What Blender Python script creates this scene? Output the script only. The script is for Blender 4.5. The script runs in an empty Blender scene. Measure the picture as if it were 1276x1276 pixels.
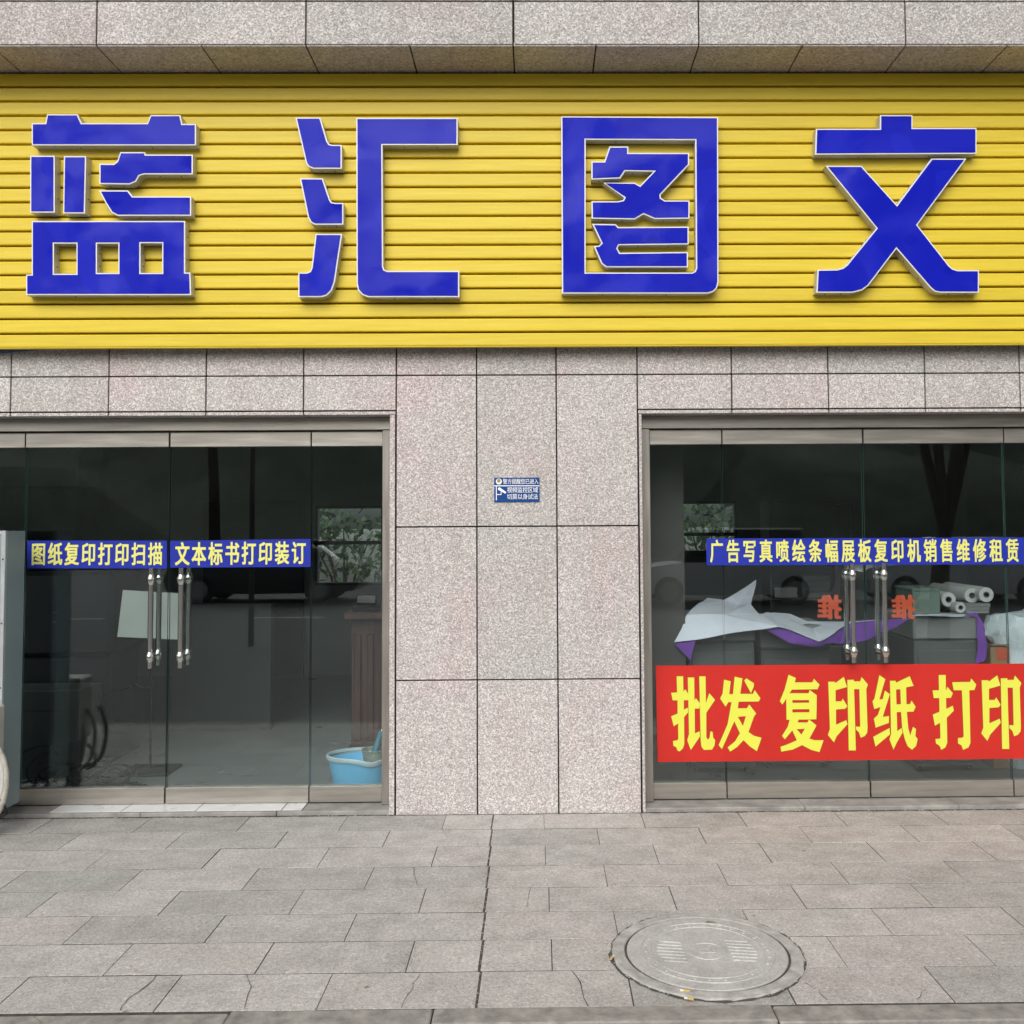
import bpy, bmesh, math, random
from mathutils import Vector, Matrix
from mathutils.geometry import tessellate_polygon
random.seed(7)
rad = math.radians
S = bpy.context.scene
C = S.collection

# ------------------------------------------------------------------ camera
F, PX, PY, D, H = 1180.0, 686.0, 595.0, 5.6, 1.685
_y = Vector((673 - PX, 653 - PY, F)).normalized()
_x = Vector((103700 - PX, 40 - PY, F)); _x = (_x - _y * _x.dot(_y)).normalized()
_z = _x.cross(_y).normalized()
if _z.y > 0: _z = -_z
RW = Matrix((_x, _y, _z))                       # world = RW @ cam(right, down, forward)
EYE = Vector((0, -D, H))
cd = bpy.data.cameras.new('camera'); cam = bpy.data.objects.new('camera', cd); C.objects.link(cam)
cd.sensor_width = 36; cd.lens = F / 1276 * 36
cd.shift_x = -(PX - 638) / 1276; cd.shift_y = (PY - 638) / 1276
cd.clip_start = .05; cd.clip_end = 800
r, dn, fw = RW.col[0], RW.col[1], RW.col[2]
cam.matrix_world = Matrix(((r.x, -dn.x, -fw.x, EYE.x), (r.y, -dn.y, -fw.y, EYE.y), (r.z, -dn.z, -fw.z, EYE.z), (0, 0, 0, 1)))
S.camera = cam

def at(px, py, y=None, z=None):
    """photo pixel -> point on a real plane (facade depth y, or ground height z)"""
    d = RW @ Vector(((px - PX) / F, (py - PY) / F, 1))
    t = (y + D) / d.y if y is not None else (z - H) / d.z
    return EYE + d * t

# ------------------------------------------------------------------ light
W = bpy.data.worlds.new('World'); S.world = W; W.use_nodes = True
nt = W.node_tree; bg = nt.nodes['Background']
sky = nt.nodes.new('ShaderNodeTexSky'); sky.sky_type = 'NISHITA'; sky.sun_disc = False
SUN_EL, SUN_AZ = rad(39), rad(192)              # overcast, from the street side
sky.sun_elevation = SUN_EL; sky.sun_rotation = SUN_AZ; sky.air_density = 1.0; sky.dust_density = 4.0; sky.ozone_density = 1.0
hs = nt.nodes.new('ShaderNodeHueSaturation'); hs.inputs['Saturation'].default_value = .18
nt.links.new(sky.outputs[0], hs.inputs['Color']); nt.links.new(hs.outputs[0], bg.inputs[0])
bg.inputs[1].default_value = .115
sl = bpy.data.lights.new('sun', 'SUN'); sl.energy = 1.5; sl.angle = rad(52); sl.color = (1, .965, .91)
so = bpy.data.objects.new('sun', sl); C.objects.link(so)
sd = Vector((math.sin(SUN_AZ) * math.cos(SUN_EL), math.cos(SUN_AZ) * math.cos(SUN_EL), math.sin(SUN_EL)))
so.rotation_euler = sd.to_track_quat('Z', 'Y').to_euler(); so.location = (0, -8, 12)
S.view_settings.view_transform = 'Standard'; S.view_settings.look = 'None'; S.view_settings.gamma = 1
S.view_settings.exposure = 0.22
S.cycles.max_bounces = 10; S.cycles.transparent_max_bounces = 24; S.cycles.diffuse_bounces = 5
S.cycles.caustics_reflective = False; S.cycles.caustics_refractive = False

# ------------------------------------------------------------------ materials
def mat(name, col=(.5, .5, .5), rough=.6, metal=0, spec=.5):
    m = bpy.data.materials.new(name); m.use_nodes = True
    b = m.node_tree.nodes['Principled BSDF']
    b.inputs['Base Color'].default_value = (*col, 1); b.inputs['Roughness'].default_value = rough
    b.inputs['Metallic'].default_value = metal; b.inputs['Specular IOR Level'].default_value = spec
    return m
def nodes(m): return m.node_tree.nodes, m.node_tree.links, m.node_tree.nodes['Principled BSDF']
def coord(N, L, scale=(1, 1, 1)):
    tc = N.new('ShaderNodeTexCoord'); mp = N.new('ShaderNodeMapping'); mp.inputs['Scale'].default_value = scale
    L.new(tc.outputs['Object'], mp.inputs[0]); return mp.outputs[0]
def noise(N, L, co, s, det=3, ro=.5):
    n = N.new('ShaderNodeTexNoise'); n.inputs['Scale'].default_value = s; n.inputs['Detail'].default_value = det
    n.inputs['Roughness'].default_value = ro; L.new(co, n.inputs['Vector']); return n.outputs['Fac']
def ramp(N, L, fac, stops):
    n = N.new('ShaderNodeValToRGB'); e = n.color_ramp.elements
    while len(e) < len(stops): e.new(.5)
    for k, (p, c) in zip(e, stops):
        k.position = p; k.color = (*c, 1) if len(c) == 3 else c
    L.new(fac, n.inputs[0]); return n.outputs[0]
def mix(N, L, a, b, fac, mode='MIX'):
    n = N.new('ShaderNodeMixRGB'); n.blend_type = mode
    for i, v in ((0, fac), (1, a), (2, b)):
        if hasattr(v, 'is_linked'): L.new(v, n.inputs[i])
        elif i: n.inputs[i].default_value = (*v, 1)
        else: n.inputs[i].default_value = v
    return n.outputs[0]
def bump(N, L, b, h, strength=.3, dist=.01):
    n = N.new('ShaderNodeBump'); n.inputs['Strength'].default_value = strength; n.inputs['Distance'].default_value = dist
    L.new(h, n.inputs['Height']); L.new(n.outputs[0], b.inputs['Normal'])
def g(v): return (v, v, v)

def noisy(name, col, rough=.6, amt=.25, s=6, metal=0, bs=0, stretch=(1, 1, 1), spec=.5):
    m = mat(name, col, rough, metal, spec); N, L, b = nodes(m); co = coord(N, L, stretch)
    f = noise(N, L, co, s, 5, .6)
    c = ramp(N, L, f, [(.3, tuple(x * (1 - amt) for x in col)), (.7, tuple(min(1, x * (1 + amt * .6)) for x in col))])
    L.new(c, b.inputs['Base Color'])
    rr = N.new('ShaderNodeMapRange'); rr.inputs[3].default_value = max(.02, rough - .12); rr.inputs[4].default_value = min(1, rough + .12)
    L.new(f, rr.inputs[0]); L.new(rr.outputs[0], b.inputs['Roughness'])
    if bs: bump(N, L, b, noise(N, L, co, s * 4, 4), bs, .01)
    return m

def granite(name, light, midc, dark, pink, rough=.62, cell=95, dim=1.0):
    m = mat(name, midc, rough); N, L, b = nodes(m); co = coord(N, L)
    v = N.new('ShaderNodeTexVoronoi'); v.inputs['Scale'].default_value = cell; v.inputs['Randomness'].default_value = 1
    L.new(co, v.inputs['Vector'])
    sp = N.new('ShaderNodeSeparateColor'); L.new(v.outputs['Color'], sp.inputs[0])
    c = ramp(N, L, sp.outputs[0], [(0, dark), (.16, tuple(x * .75 for x in midc)), (.3, midc), (.62, midc), (.8, light), (1, tuple(min(.95, x * 1.15) for x in light))])
    v2 = N.new('ShaderNodeTexVoronoi'); v2.inputs['Scale'].default_value = cell * 2.1; L.new(co, v2.inputs['Vector'])
    sp2 = N.new('ShaderNodeSeparateColor'); L.new(v2.outputs['Color'], sp2.inputs[0])
    c2 = ramp(N, L, sp2.outputs[1], [(0, tuple(x * .6 for x in dark)), (.14, midc), (.7, midc), (1, light)])
    c = mix(N, L, c, c2, .3)
    t = ramp(N, L, noise(N, L, co, 1.7, 3, .55), [(.33, (.97, 1.0, .985)), (.5, g(1)), (.67, pink)])
    c = mix(N, L, c, t, 1.0, 'MULTIPLY')
    ge = N.new('ShaderNodeNewGeometry')
    c = mix(N, L, c, ramp(N, L, ge.outputs['Random Per Island'], [(0, (.92, .935, .925)), (.35, (.99, .965, .965)), (.7, (.97, .97, .965)), (1, (1.04, 1.03, 1.03))]), 1.0, 'MULTIPLY')
    st = ramp(N, L, noise(N, L, coord(N, L, (2.2, 2.2, .5)), 2.0, 6, .7), [(.3, (.86, .85, .83)), (.55, g(1))])
    c = mix(N, L, c, st, .8, 'MULTIPLY')
    L.new(c, b.inputs['Base Color'])
    bump(N, L, b, sp.outputs[1], .12, .002)
    return m

M = {}
M['granite'] = granite('granite', (.81, .765, .75), (.495, .458, .445), (.19, .172, .168), (1.0, .925, .94), cell=158)
M['granite_fascia'] = granite('granite_darker', (.72, .685, .665), (.425, .395, .38), (.14, .13, .125), (1.0, .94, .95), cell=140)  # darker, greyer tone of the granite for the fascia
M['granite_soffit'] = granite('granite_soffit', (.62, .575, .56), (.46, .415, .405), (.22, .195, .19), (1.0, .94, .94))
M['mortar'] = mat('mortar', (.035, .031, .028), .95, 0, .1)
M['concrete'] = noisy('concrete', (.34, .33, .31), .85, .35, 8, bs=.3)

# paving
m = mat('paving', (.35, .33, .30), .8); N, L, b = nodes(m); co = coord(N, L)
c = ramp(N, L, noise(N, L, co, 60, 5, .75), [(.3, (.37, .36, .347)), (.5, (.508, .495, .478)), (.72, (.645, .63, .612))])
c = mix(N, L, c, ramp(N, L, noise(N, L, co, 2.3, 7, .68), [(.3, (.84, .835, .82)), (.5, g(.99)), (.7, (1.07, 1.06, 1.05))]), 1, 'MULTIPLY')
c = mix(N, L, c, ramp(N, L, noise(N, L, co, 9, 6, .7), [(.3, g(.78)), (.55, g(1)), (.8, g(1.1))]), .8, 'MULTIPLY')
ge = N.new('ShaderNodeNewGeometry')
c = mix(N, L, c, ramp(N, L, ge.outputs['Random Per Island'], [(0, (.85, .85, .84)), (.3, (.95, .955, .945)), (.65, (1.0, .975, .97)), (1, (1.06, 1.055, 1.045))]), 1, 'MULTIPLY')
v = N.new('ShaderNodeTexVoronoi'); v.inputs['Scale'].default_value = 210; L.new(co, v.inputs['Vector'])
sp = N.new('ShaderNodeSeparateColor'); L.new(v.outputs['Color'], sp.inputs[0])
c = mix(N, L, c, ramp(N, L, sp.outputs[0], [(.0, g(.55)), (.14, g(.96)), (.86, g(1)), (1, g(1.45))]), .9, 'MULTIPLY')
v = N.new('ShaderNodeTexVoronoi'); v.inputs['Scale'].default_value = 3.2; L.new(co, v.inputs['Vector'])
c = mix(N, L, c, ramp(N, L, v.outputs['Distance'], [(.018, (.45, .43, .4)), (.045, g(1))]), .9, 'MULTIPLY')
c = mix(N, L, c, ramp(N, L, noise(N, L, coord(N, L, (.5, 1.6, 1)), 5, 8, .75), [(.42, g(1)), (.62, (.91, .90, .885)), (.75, g(1.04))]), 1, 'MULTIPLY')
L.new(c, b.inputs['Base Color']); bump(N, L, b, noise(N, L, co, 90, 6, .7), .45, .004)
M['paving'] = m
M['joint'] = noisy('joint_dirt', (.085, .078, .066), .95, .5, 30)
M['kerb'] = noisy('kerb_stone', (.31, .295, .27), .85, .4, 14, bs=.4)
M['asphalt'] = noisy('asphalt', (.16, .16, .158), .9, .3, 40, bs=.3)
M['road_paint'] = noisy('road_paint', (.75, .75, .73), .7, .2, 20)

# yellow slats: long horizontal streaks of dust
m = mat('yellow_paint', (.73, .535, .055), .42, 0, .35); N, L, b = nodes(m)
f = noise(N, L, coord(N, L, (1.1, 3, 22)), 2.2, 6, .65)
c = ramp(N, L, f, [(.28, (.70, .525, .038)), (.52, (.77, .58, .042)), (.75, (.81, .625, .06))])
ge = N.new('ShaderNodeNewGeometry')
c = mix(N, L, c, ramp(N, L, ge.outputs['Random Per Island'], [(0, g(.94)), (1, g(1.03))]), 1, 'MULTIPLY')
L.new(c, b.inputs['Base Color']); bump(N, L, b, noise(N, L, coord(N, L, (1, 1, 6)), 3, 3), .08, .02)
M['yellow'] = m
M['yellow_dark'] = mat('yellow_groove_shade', (.07, .045, .008), .8)  # shade between the slats, put into the colour

# blue acrylic: film wrinkles in the bump, patchy reflections painted into the colour
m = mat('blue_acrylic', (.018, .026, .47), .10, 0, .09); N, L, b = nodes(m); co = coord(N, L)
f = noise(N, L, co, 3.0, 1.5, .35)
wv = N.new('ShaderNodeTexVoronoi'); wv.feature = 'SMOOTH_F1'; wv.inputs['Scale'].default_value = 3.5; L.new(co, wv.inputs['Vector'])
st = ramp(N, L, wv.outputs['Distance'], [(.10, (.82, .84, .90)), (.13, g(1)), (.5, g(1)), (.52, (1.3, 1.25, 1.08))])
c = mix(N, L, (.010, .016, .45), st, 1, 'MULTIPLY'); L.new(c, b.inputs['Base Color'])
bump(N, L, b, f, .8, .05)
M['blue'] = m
M['trim'] = mat('white_trim', (.80, .80, .79), .4)
M['return'] = noisy('letter_side', (.55, .55, .53), .42, .15, 6, metal=.2)
M['screw'] = mat('dark_screw', (.05, .05, .05), .5)
M['steel'] = noisy('brushed_steel', (.46, .43, .385), .36, .22, 2.5, metal=.75, stretch=(1, 1, 14))
M['steel_v'] = noisy('brushed_steel_jamb', (.36, .335, .30), .38, .22, 2.5, metal=.65, stretch=(14, 14, 1))
M['chrome'] = mat('polished_steel', (.72, .70, .66), .16, 1)
M['alu'] = noisy('aluminium', (.62, .66, .67), .35, .1, 10, metal=.6)

def glass(name, tint, ior=1.5, rough=0.0):
    m = bpy.data.materials.new(name); m.use_nodes = True; N, L = m.node_tree.nodes, m.node_tree.links
    N.remove(N['Principled BSDF']); out = N['Material Output']
    t = N.new('ShaderNodeBsdfTransparent'); t.inputs[0].default_value = (*tint, 1)
    gl = N.new('ShaderNodeBsdfGlossy'); gl.inputs['Roughness'].default_value = rough; gl.inputs[0].default_value = (.92, 1, .99, 1)
    lw = N.new('ShaderNodeLayerWeight'); lw.inputs[0].default_value = .5         # Schlick, the same from both sides of the sheet
    pw = N.new('ShaderNodeMath'); pw.operation = 'POWER'; pw.inputs[1].default_value = 5; L.new(lw.outputs['Facing'], pw.inputs[0])
    fr = N.new('ShaderNodeMapRange'); fr.inputs[3].default_value = ((ior - 1) / (ior + 1)) ** 2; fr.inputs[4].default_value = 1; L.new(pw.outputs[0], fr.inputs[0])
    mx = N.new('ShaderNodeMixShader'); L.new(fr.outputs[0], mx.inputs[0]); L.new(t.outputs[0], mx.inputs[1]); L.new(gl.outputs[0], mx.inputs[2])
    L.new(mx.outputs[0], out.inputs[0]); return m
M['glass'] = glass('door_glass', (.945, .982, .982), 1.75)
M['case_glass'] = glass('case_glass', (.90, .95, .95), 1.5, .02)
M['glass_edge'] = mat('glass_edge', (.10, .20, .17), .2)
M['acrylic'] = None
m = bpy.data.materials.new('hazy_acrylic'); m.use_nodes = True; N, L = m.node_tree.nodes, m.node_tree.links
b = N['Principled BSDF']; b.inputs['Base Color'].default_value = (.52, .62, .64, 1); b.inputs['Roughness'].default_value = .25
t = N.new('ShaderNodeBsdfTransparent'); t.inputs[0].default_value = (.82, .9, .9, 1); mx = N.new('ShaderNodeMixShader'); mx.inputs[0].default_value = .5
L.new(t.outputs[0], mx.inputs[1]); L.new(b.outputs[0], mx.inputs[2]); L.new(mx.outputs[0], N['Material Output'].inputs[0]); M['acrylic'] = m

M['strip_blue'] = noisy('banner_blue', (.018, .034, .38), .5, .14, 3, spec=.25)
M['banner_red'] = noisy('banner_red', (.60, .028, .02), .55, .1, 2, spec=.25)
M['print_yellow'] = mat('print_yellow', (.80, .80, .09), .5)
M['print_yellow2'] = mat('print_yellow_pale', (.82, .80, .20), .5)
M['print_edge'] = mat('print_edge', (.30, .07, .01), .6)
M['sign_blue'] = mat('sign_blue', (.006, .06, .25), .45, 0, .25)
M['print_white'] = mat('print_white', (.9, .92, .93), .5)
M['emblem_gold'] = mat('emblem_gold', (.35, .26, .07), .4)
M['sticker_red'] = mat('sticker_red', (.62, .09, .035), .5)
M['wall_in'] = noisy('interior_plaster', (.30, .31, .305), .9, .15, 2)
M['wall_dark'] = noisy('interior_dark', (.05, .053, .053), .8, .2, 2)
M['floor_in'] = noisy('interior_floor_tile', (.20, .215, .21), .3, .07, 1.2)
M['ceil_in'] = mat('interior_ceiling', (.25, .25, .25), .9)
M['tile_white'] = noisy('white_tile', (.72, .73, .74), .3, .12, 9)
M['black'] = noisy('black_plastic', (.006, .007, .009), .35, .2, 6, spec=.3)
M['darkgrey'] = noisy('dark_grey_panel', (.11, .117, .115), .5, .2, 4)
M['partition'] = noisy('charcoal_laminate', (.042, .046, .046), .45, .15, 2)
M['pier'] = noisy('brown_grey_paint', (.085, .078, .072), .7, .12, 3)
M['midgrey'] = noisy('grey_panel', (.25, .26, .255), .5, .15, 4)
M['board'] = noisy('white_board', (.82, .86, .82), .6, .08, 2)
M['wood'] = noisy('brown_wood', (.085, .04, .034), .45, .35, 4, stretch=(8, 8, .7))
M['bucket'] = noisy('blue_plastic', (.15, .54, .86), .35, .1, 5)
M['rim'] = noisy('pale_rim', (.50, .62, .66), .4, .1, 5)
M['basket'] = noisy('grey_green_mesh', (.28, .33, .28), .7, .3, 40)
M['teal'] = mat('teal_grip', (.05, .20, .27), .45)
M['mop'] = noisy('mop_strands', (.66, .66, .62), .95, .3, 60)
M['cloth'] = noisy('white_cloth', (.80, .82, .91), .85, .12, 3)
M['purple'] = noisy('purple_cloth', (.20, .055, .42), .8, .2, 4)
M['paper'] = noisy('paper', (.62, .62, .60), .8, .1, 6)
M['greenbox'] = noisy('grey_green_card', (.17, .23, .19), .7, .12, 4)
M['carton'] = noisy('kraft_carton', (.32, .20, .11), .85, .2, 5)
M['bag'] = noisy('white_plastic_bag', (.70, .78, .82), .35, .12, 6, bs=.5)
M['cream'] = noisy('cream_metal', (.62, .62, .56), .5, .15, 5)
M['hose'] = noisy('wrapped_hose', (.48, .46, .40), .9, .35, 14, bs=.6)
M['cable_black'] = mat('black_cable', (.012, .012, .013), .5)
M['cable_white'] = mat('white_cable', (.6, .6, .58), .5)
M['cable_blue'] = mat('blue_cable', (.12, .16, .34), .5)
M['iron'] = None
m = mat('manhole_iron', (.36, .355, .34), .62, .15); N, L, b = nodes(m); co = coord(N, L)
c = ramp(N, L, noise(N, L, co, 7, 8, .7), [(.3, (.43, .425, .405)), (.5, (.54, .535, .515)), (.7, (.63, .625, .60))])
c = mix(N, L, c, ramp(N, L, noise(N, L, co, 70, 4, .7), [(.35, g(.75)), (.55, g(1)), (.8, g(1.15))]), .7, 'MULTIPLY')
L.new(c, b.inputs['Base Color']); bump(N, L, b, noise(N, L, co, 45, 7, .75), .6, .005); M['iron'] = m
M['ring'] = noisy('manhole_ring', (.46, .45, .425), .85, .35, 16, bs=.5)
M['butt'] = mat('cigarette_filter', (.60, .42, .14), .8)
M['butt_paper'] = mat('cigarette_paper', (.75, .73, .66), .8)
M['leaf_dry'] = noisy('dry_leaf', (.40, .31, .14), .8, .2, 30)
M['crumb'] = noisy('rubble_grit', (.40, .38, .34), .9, .5, 25)
M['leaf'] = noisy('leaf', (.05, .085, .03), .6, .5, 3)
M['bark'] = noisy('bark', (.07, .055, .045), .9, .4, 12, bs=.5)
M['hill'] = noisy('wooded_hill', (.055, .075, .048), .9, .75, .6)
M['fence'] = noisy('green_fence', (.10, .20, .15), .6, .2, 4)
M['car_white'] = mat('car_white', (.8, .8, .8), .2); M['car_dark'] = mat('car_dark', (.03, .032, .038), .2); M['car_silver'] = mat('car_silver', (.35, .36, .37), .25, .5)
M['car_glass'] = mat('car_glass', (.012, .014, .015), .05); M['tyre'] = mat('tyre', (.02, .02, .02), .8); M['tail'] = mat('tail_light', (.45, .012, .01), .15)
M['lampglass'] = mat('lamp_glass', (.6, .6, .58), .15); M['pole'] = noisy('pole_paint', (.09, .09, .09), .5, .2, 5)

for k in ('banner_red', 'strip_blue'):
    N, L, b = nodes(M[k]); bump(N, L, b, noise(N, L, coord(N, L, (1, 1, .45)), 7, 3), .25, .02)
N, L, b = nodes(M['cloth']); bump(N, L, b, noise(N, L, coord(N, L), 9, 5, .6), .5, .02)
N, L, b = nodes(M['bag']); bump(N, L, b, noise(N, L, coord(N, L, (1, 1, .5)), 14, 4, .6), .8, .03)
# ------------------------------------------------------------------ helpers
def tag(o, label=None, cat=None, group=None, kind=None):
    for k, v_ in (('label', label), ('category', cat), ('group', group), ('kind', kind)):
        if v_: o[k] = v_
    return o
def thing(name, label, cat, loc=(0, 0, 0), group=None):
    o = bpy.data.objects.new(name, None); C.objects.link(o); o.location = loc; o.empty_display_size = .1
    return tag(o, label, cat, group)
def wloc(o):
    v_ = Vector((0, 0, 0))
    while o: v_ += Vector(o.location); o = o.parent
    return v_
def obj(name, bm, mats, parent=None, smooth=False, recalc=True):
    """bm is in world space; becomes ONE mesh object (child of parent)"""
    if recalc: bmesh.ops.recalc_face_normals(bm, faces=bm.faces)
    if parent: bmesh.ops.translate(bm, verts=bm.verts, vec=-wloc(parent))
    me = bpy.data.meshes.new(name); bm.to_mesh(me); bm.free()
    for m_ in (mats if isinstance(mats, (list, tuple)) else [mats]): me.materials.append(M[m_])
    if smooth:
        for p in me.polygons: p.use_smooth = True
        try: me.set_sharp_from_angle(angle=rad(40))
        except Exception: pass
    o = bpy.data.objects.new(name, me); C.objects.link(o)
    if parent: o.parent = parent
    return o
def struct(name, bm, mats, **k): return tag(obj(name, bm, mats, **k), kind='structure')
def NB(): return bmesh.new()
def box(bm, x0, x1, y0, y1, z0, z1, mi=0, bev=0, rot=None):
    vs = [bm.verts.new((x, y, z)) for x in (x0, x1) for y in (y0, y1) for z in (z0, z1)]
    fs = [bm.faces.new([vs[i] for i in q]) for q in ((0, 1, 3, 2), (4, 6, 7, 5), (0, 4, 5, 1), (2, 3, 7, 6), (0, 2, 6, 4), (1, 5, 7, 3))]
    for f_ in fs: f_.material_index = mi
    if rot: bmesh.ops.rotate(bm, verts=vs, cent=((x0 + x1) / 2, (y0 + y1) / 2, (z0 + z1) / 2), matrix=rot)
    if bev:
        es = list({e for f_ in fs for e in f_.edges})
        bmesh.ops.recalc_face_normals(bm, faces=fs)
        rr = bmesh.ops.bevel(bm, geom=es, offset=bev, segments=1, profile=.5, affect='EDGES')
        for f_ in rr['faces']: f_.material_index = mi
    return bm
def tube(bm, pts, rr, n=8, mi=0, caps=True):
    pts = [Vector(p) for p in pts]; rings = []
    rs = rr if isinstance(rr, (list, tuple)) else [rr] * len(pts)
    ref = None
    for i, p in enumerate(pts):
        t = (pts[min(i + 1, len(pts) - 1)] - pts[max(i - 1, 0)]).normalized()
        if ref is None: ref = Vector((0, 0, 1)) if abs(t.z) < .9 else Vector((1, 0, 0))
        a = (ref - t * ref.dot(t)).normalized(); b_ = t.cross(a); ref = a
        rings.append([bm.verts.new(p + (a * math.cos(2 * math.pi * k / n) + b_ * math.sin(2 * math.pi * k / n)) * rs[i]) for k in range(n)])
    for q, w in zip(rings, rings[1:]):
        for k in range(n): bm.faces.new((q[k], q[(k + 1) % n], w[(k + 1) % n], w[k])).material_index = mi
    if caps:
        for q in (rings[0], rings[-1]): bm.faces.new(q).material_index = mi
    return bm
def lathe(bm, prof, c, n=32, sx=1, sy=1, mi=0):
    """prof: (radius, z) list around the vertical axis at c"""
    rings = []
    for r_, z in prof:
        if r_ < 1e-6: rings.append([bm.verts.new((c[0], c[1], c[2] + z))])
        else: rings.append([bm.verts.new((c[0] + r_ * sx * math.cos(2 * math.pi * k / n), c[1] + r_ * sy * math.sin(2 * math.pi * k / n), c[2] + z)) for k in range(n)])
    for q, w in zip(rings, rings[1:]):
        for k in range(n):
            k2 = (k + 1) % n
            f_ = [q[k % len(q)], q[k2 % len(q)], w[k2 % len(w)], w[k % len(w)]]
            u = []
            for v_ in f_:
                if v_ not in u: u.append(v_)
            if len(u) > 2: bm.faces.new(u).material_index = mi
    return bm
def sphere(bm, c, r_, sz=1, mi=0, u=12, v_=8):
    n0 = len(bm.faces)
    res = bmesh.ops.create_uvsphere(bm, u_segments=u, v_segments=v_, radius=r_)
    for q in res['verts']: q.co = Vector((q.co.x, q.co.y, q.co.z * sz)) + Vector(c)
    bm.faces.ensure_lookup_table()
    for f_ in bm.faces[n0:]: f_.material_index = mi
def area(p): return sum(a[0] * b_[1] - b_[0] * a[1] for a, b_ in zip(p, p[1:] + p[:1])) / 2
def inset(p, d):
    """move a closed 2D loop towards its inside by d (for a hole pass a negative d)"""
    s = 1 if area(p) > 0 else -1; n = len(p); out = []
    for i in range(n):
        a, q, c_ = Vector(p[i - 1]), Vector(p[i]), Vector(p[(i + 1) % n])
        e1, e2 = (q - a).normalized(), (c_ - q).normalized()
        n1, n2 = Vector((-e1.y, e1.x)) * s, Vector((-e2.y, e2.x)) * s
        k = n1 + n2; l = max(k.dot(n1), .35)
        out.append(tuple(q + k * (d / l)))
    return out
def poly(bm, loops, yf, yb=None, mf=0, ms=0):
    """flat shape with holes in the facade plane (x,z); front at yf, sides back to yb"""
    flat = [p for l in loops for p in l]
    V = [bm.verts.new((p[0], yf, p[1])) for p in flat]
    for t in tessellate_polygon([[Vector((p[0], p[1], 0)) for p in l] for l in loops]):
        try:
            f_ = bm.faces.new([V[i] for i in t]); f_.material_index = mf
            f_.normal_update()
            if f_.normal.y > 0: f_.normal_flip()
        except ValueError: pass
    if yb is not None:
        B = [bm.verts.new((p[0], yb, p[1])) for p in flat]; k = 0
        for l in loops:
            n = len(l); ccw = area(l) > 0; hole = l is not loops[0]
            for i in range(n):
                a, b_ = k + i, k + (i + 1) % n
                q = (V[a], V[b_], B[b_], B[a])
                if ccw == hole: q = q[::-1]
                f_ = bm.faces.new(q[::-1]); f_.material_index = ms
            k += n
    return bm
_gl = {}
def glyph(ch, off=0.0):
    """outline of one character of Blender's own built-in font as triangles in a unit box"""
    key = ch
    if key not in _gl:
        cu = bpy.data.curves.new('glyph', 'FONT'); cu.body = ch; cu.size = 1; cu.resolution_u = 3
        o = bpy.data.objects.new('glyph', cu); C.objects.link(o)
        dg = bpy.context.evaluated_depsgraph_get(); me = bpy.data.meshes.new_from_object(o.evaluated_get(dg))
        _gl[key] = ([tuple(v_.co.xy) for v_ in me.vertices], [tuple(p.vertices) for p in me.polygons])
        bpy.data.objects.remove(o); bpy.data.curves.remove(cu); bpy.data.meshes.remove(me)
    return _gl[key]
def ref_box(off):
    vs = glyph('国', off)[0]
    return min(v_[0] for v_ in vs), max(v_[0] for v_ in vs), min(v_[1] for v_ in vs), max(v_[1] for v_ in vs)
def put_glyph(bm, ch, x0, x1, z0, z1, y, off=.02, mi=0, flip=False):
    a0, a1, b0, b1 = ref_box(off); vs, fs = glyph(ch, off); V = []
    for j, (du, dw) in enumerate(((0, 0), (off, 0), (-off, 0), (0, off * .6), (0, -off * .6), (off, off * .5), (-off, -off * .5), (off, -off * .5), (-off, off * .5))):
        V = []
        for u, w in vs:
            s = (u + du - a0) / (a1 - a0); s = 1 - s if flip else s
            V.append(bm.verts.new((x0 + s * (x1 - x0), y - j * .00005, z0 + (w + dw - b0) / (b1 - b0) * (z1 - z0))))
        for f_ in fs:
            try:
                q = bm.faces.new([V[i] for i in f_]); q.material_index = mi; q.normal_update()
                if q.normal.y > 0: q.normal_flip()
            except ValueError: pass
def text_row(bm, s, c0, c1, w, pyt0, pyb0, pyt1, pyb1, y, off=.02, mi=0):
    """characters centred from pixel c0 to c1"""
    n = len(s)
    for i, ch in enumerate(s):
        t = i / (n - 1); cx = c0 + (c1 - c0) * t
        a = at(cx - w / 2, pyt0 + (pyt1 - pyt0) * t, y=y); b_ = at(cx + w / 2, pyb0 + (pyb1 - pyb0) * t, y=y)
        put_glyph(bm, ch, a.x, b_.x, b_.z, a.z, y, off, mi)

# ------------------------------------------------------------------ setting: pavement, kerb, road, hill
XL = lambda y: -.279 + (y + .29) * -.0242           # the long joint runs slightly off square
bm = NB(); rows = [.0] + [-.267 - .2776 * k for k in range(8)]
rows = [-.002, -.267, -.5385, -.829, -1.112, -1.388, -1.663, -1.936, -2.2085]
def paver(x0, x1, y0, y1):
    gx, gy = random.uniform(.0008, .0024), random.uniform(.0018, .0042); z = random.uniform(-.0008, .0008)
    n0 = len(bm.verts)
    box(bm, x0 + gx, x1 - gx, y0 + gy, y1 - gy, -.05, z, 0, .0013)
    bm.verts.ensure_lookup_table(); tx, ty = random.uniform(-.0012, .0012), random.uniform(-.0012, .0012)
    for v_ in bm.verts[n0:]:
        for f_ in v_.link_faces:
            if abs(f_.normal.z) < .3: f_.material_index = 1
        if v_.co.z > -.02: v_.co.z += (v_.co.x - (x0 + x1) / 2) * tx + (v_.co.y - (y0 + y1) / 2) * ty
Ranchor = [.015, .305, .02, .308, .03, .313, .036, .322]; Lanchor = [-.556, -.832, -.545, -.824, -.534, -.804, -.516, -.788]
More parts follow.
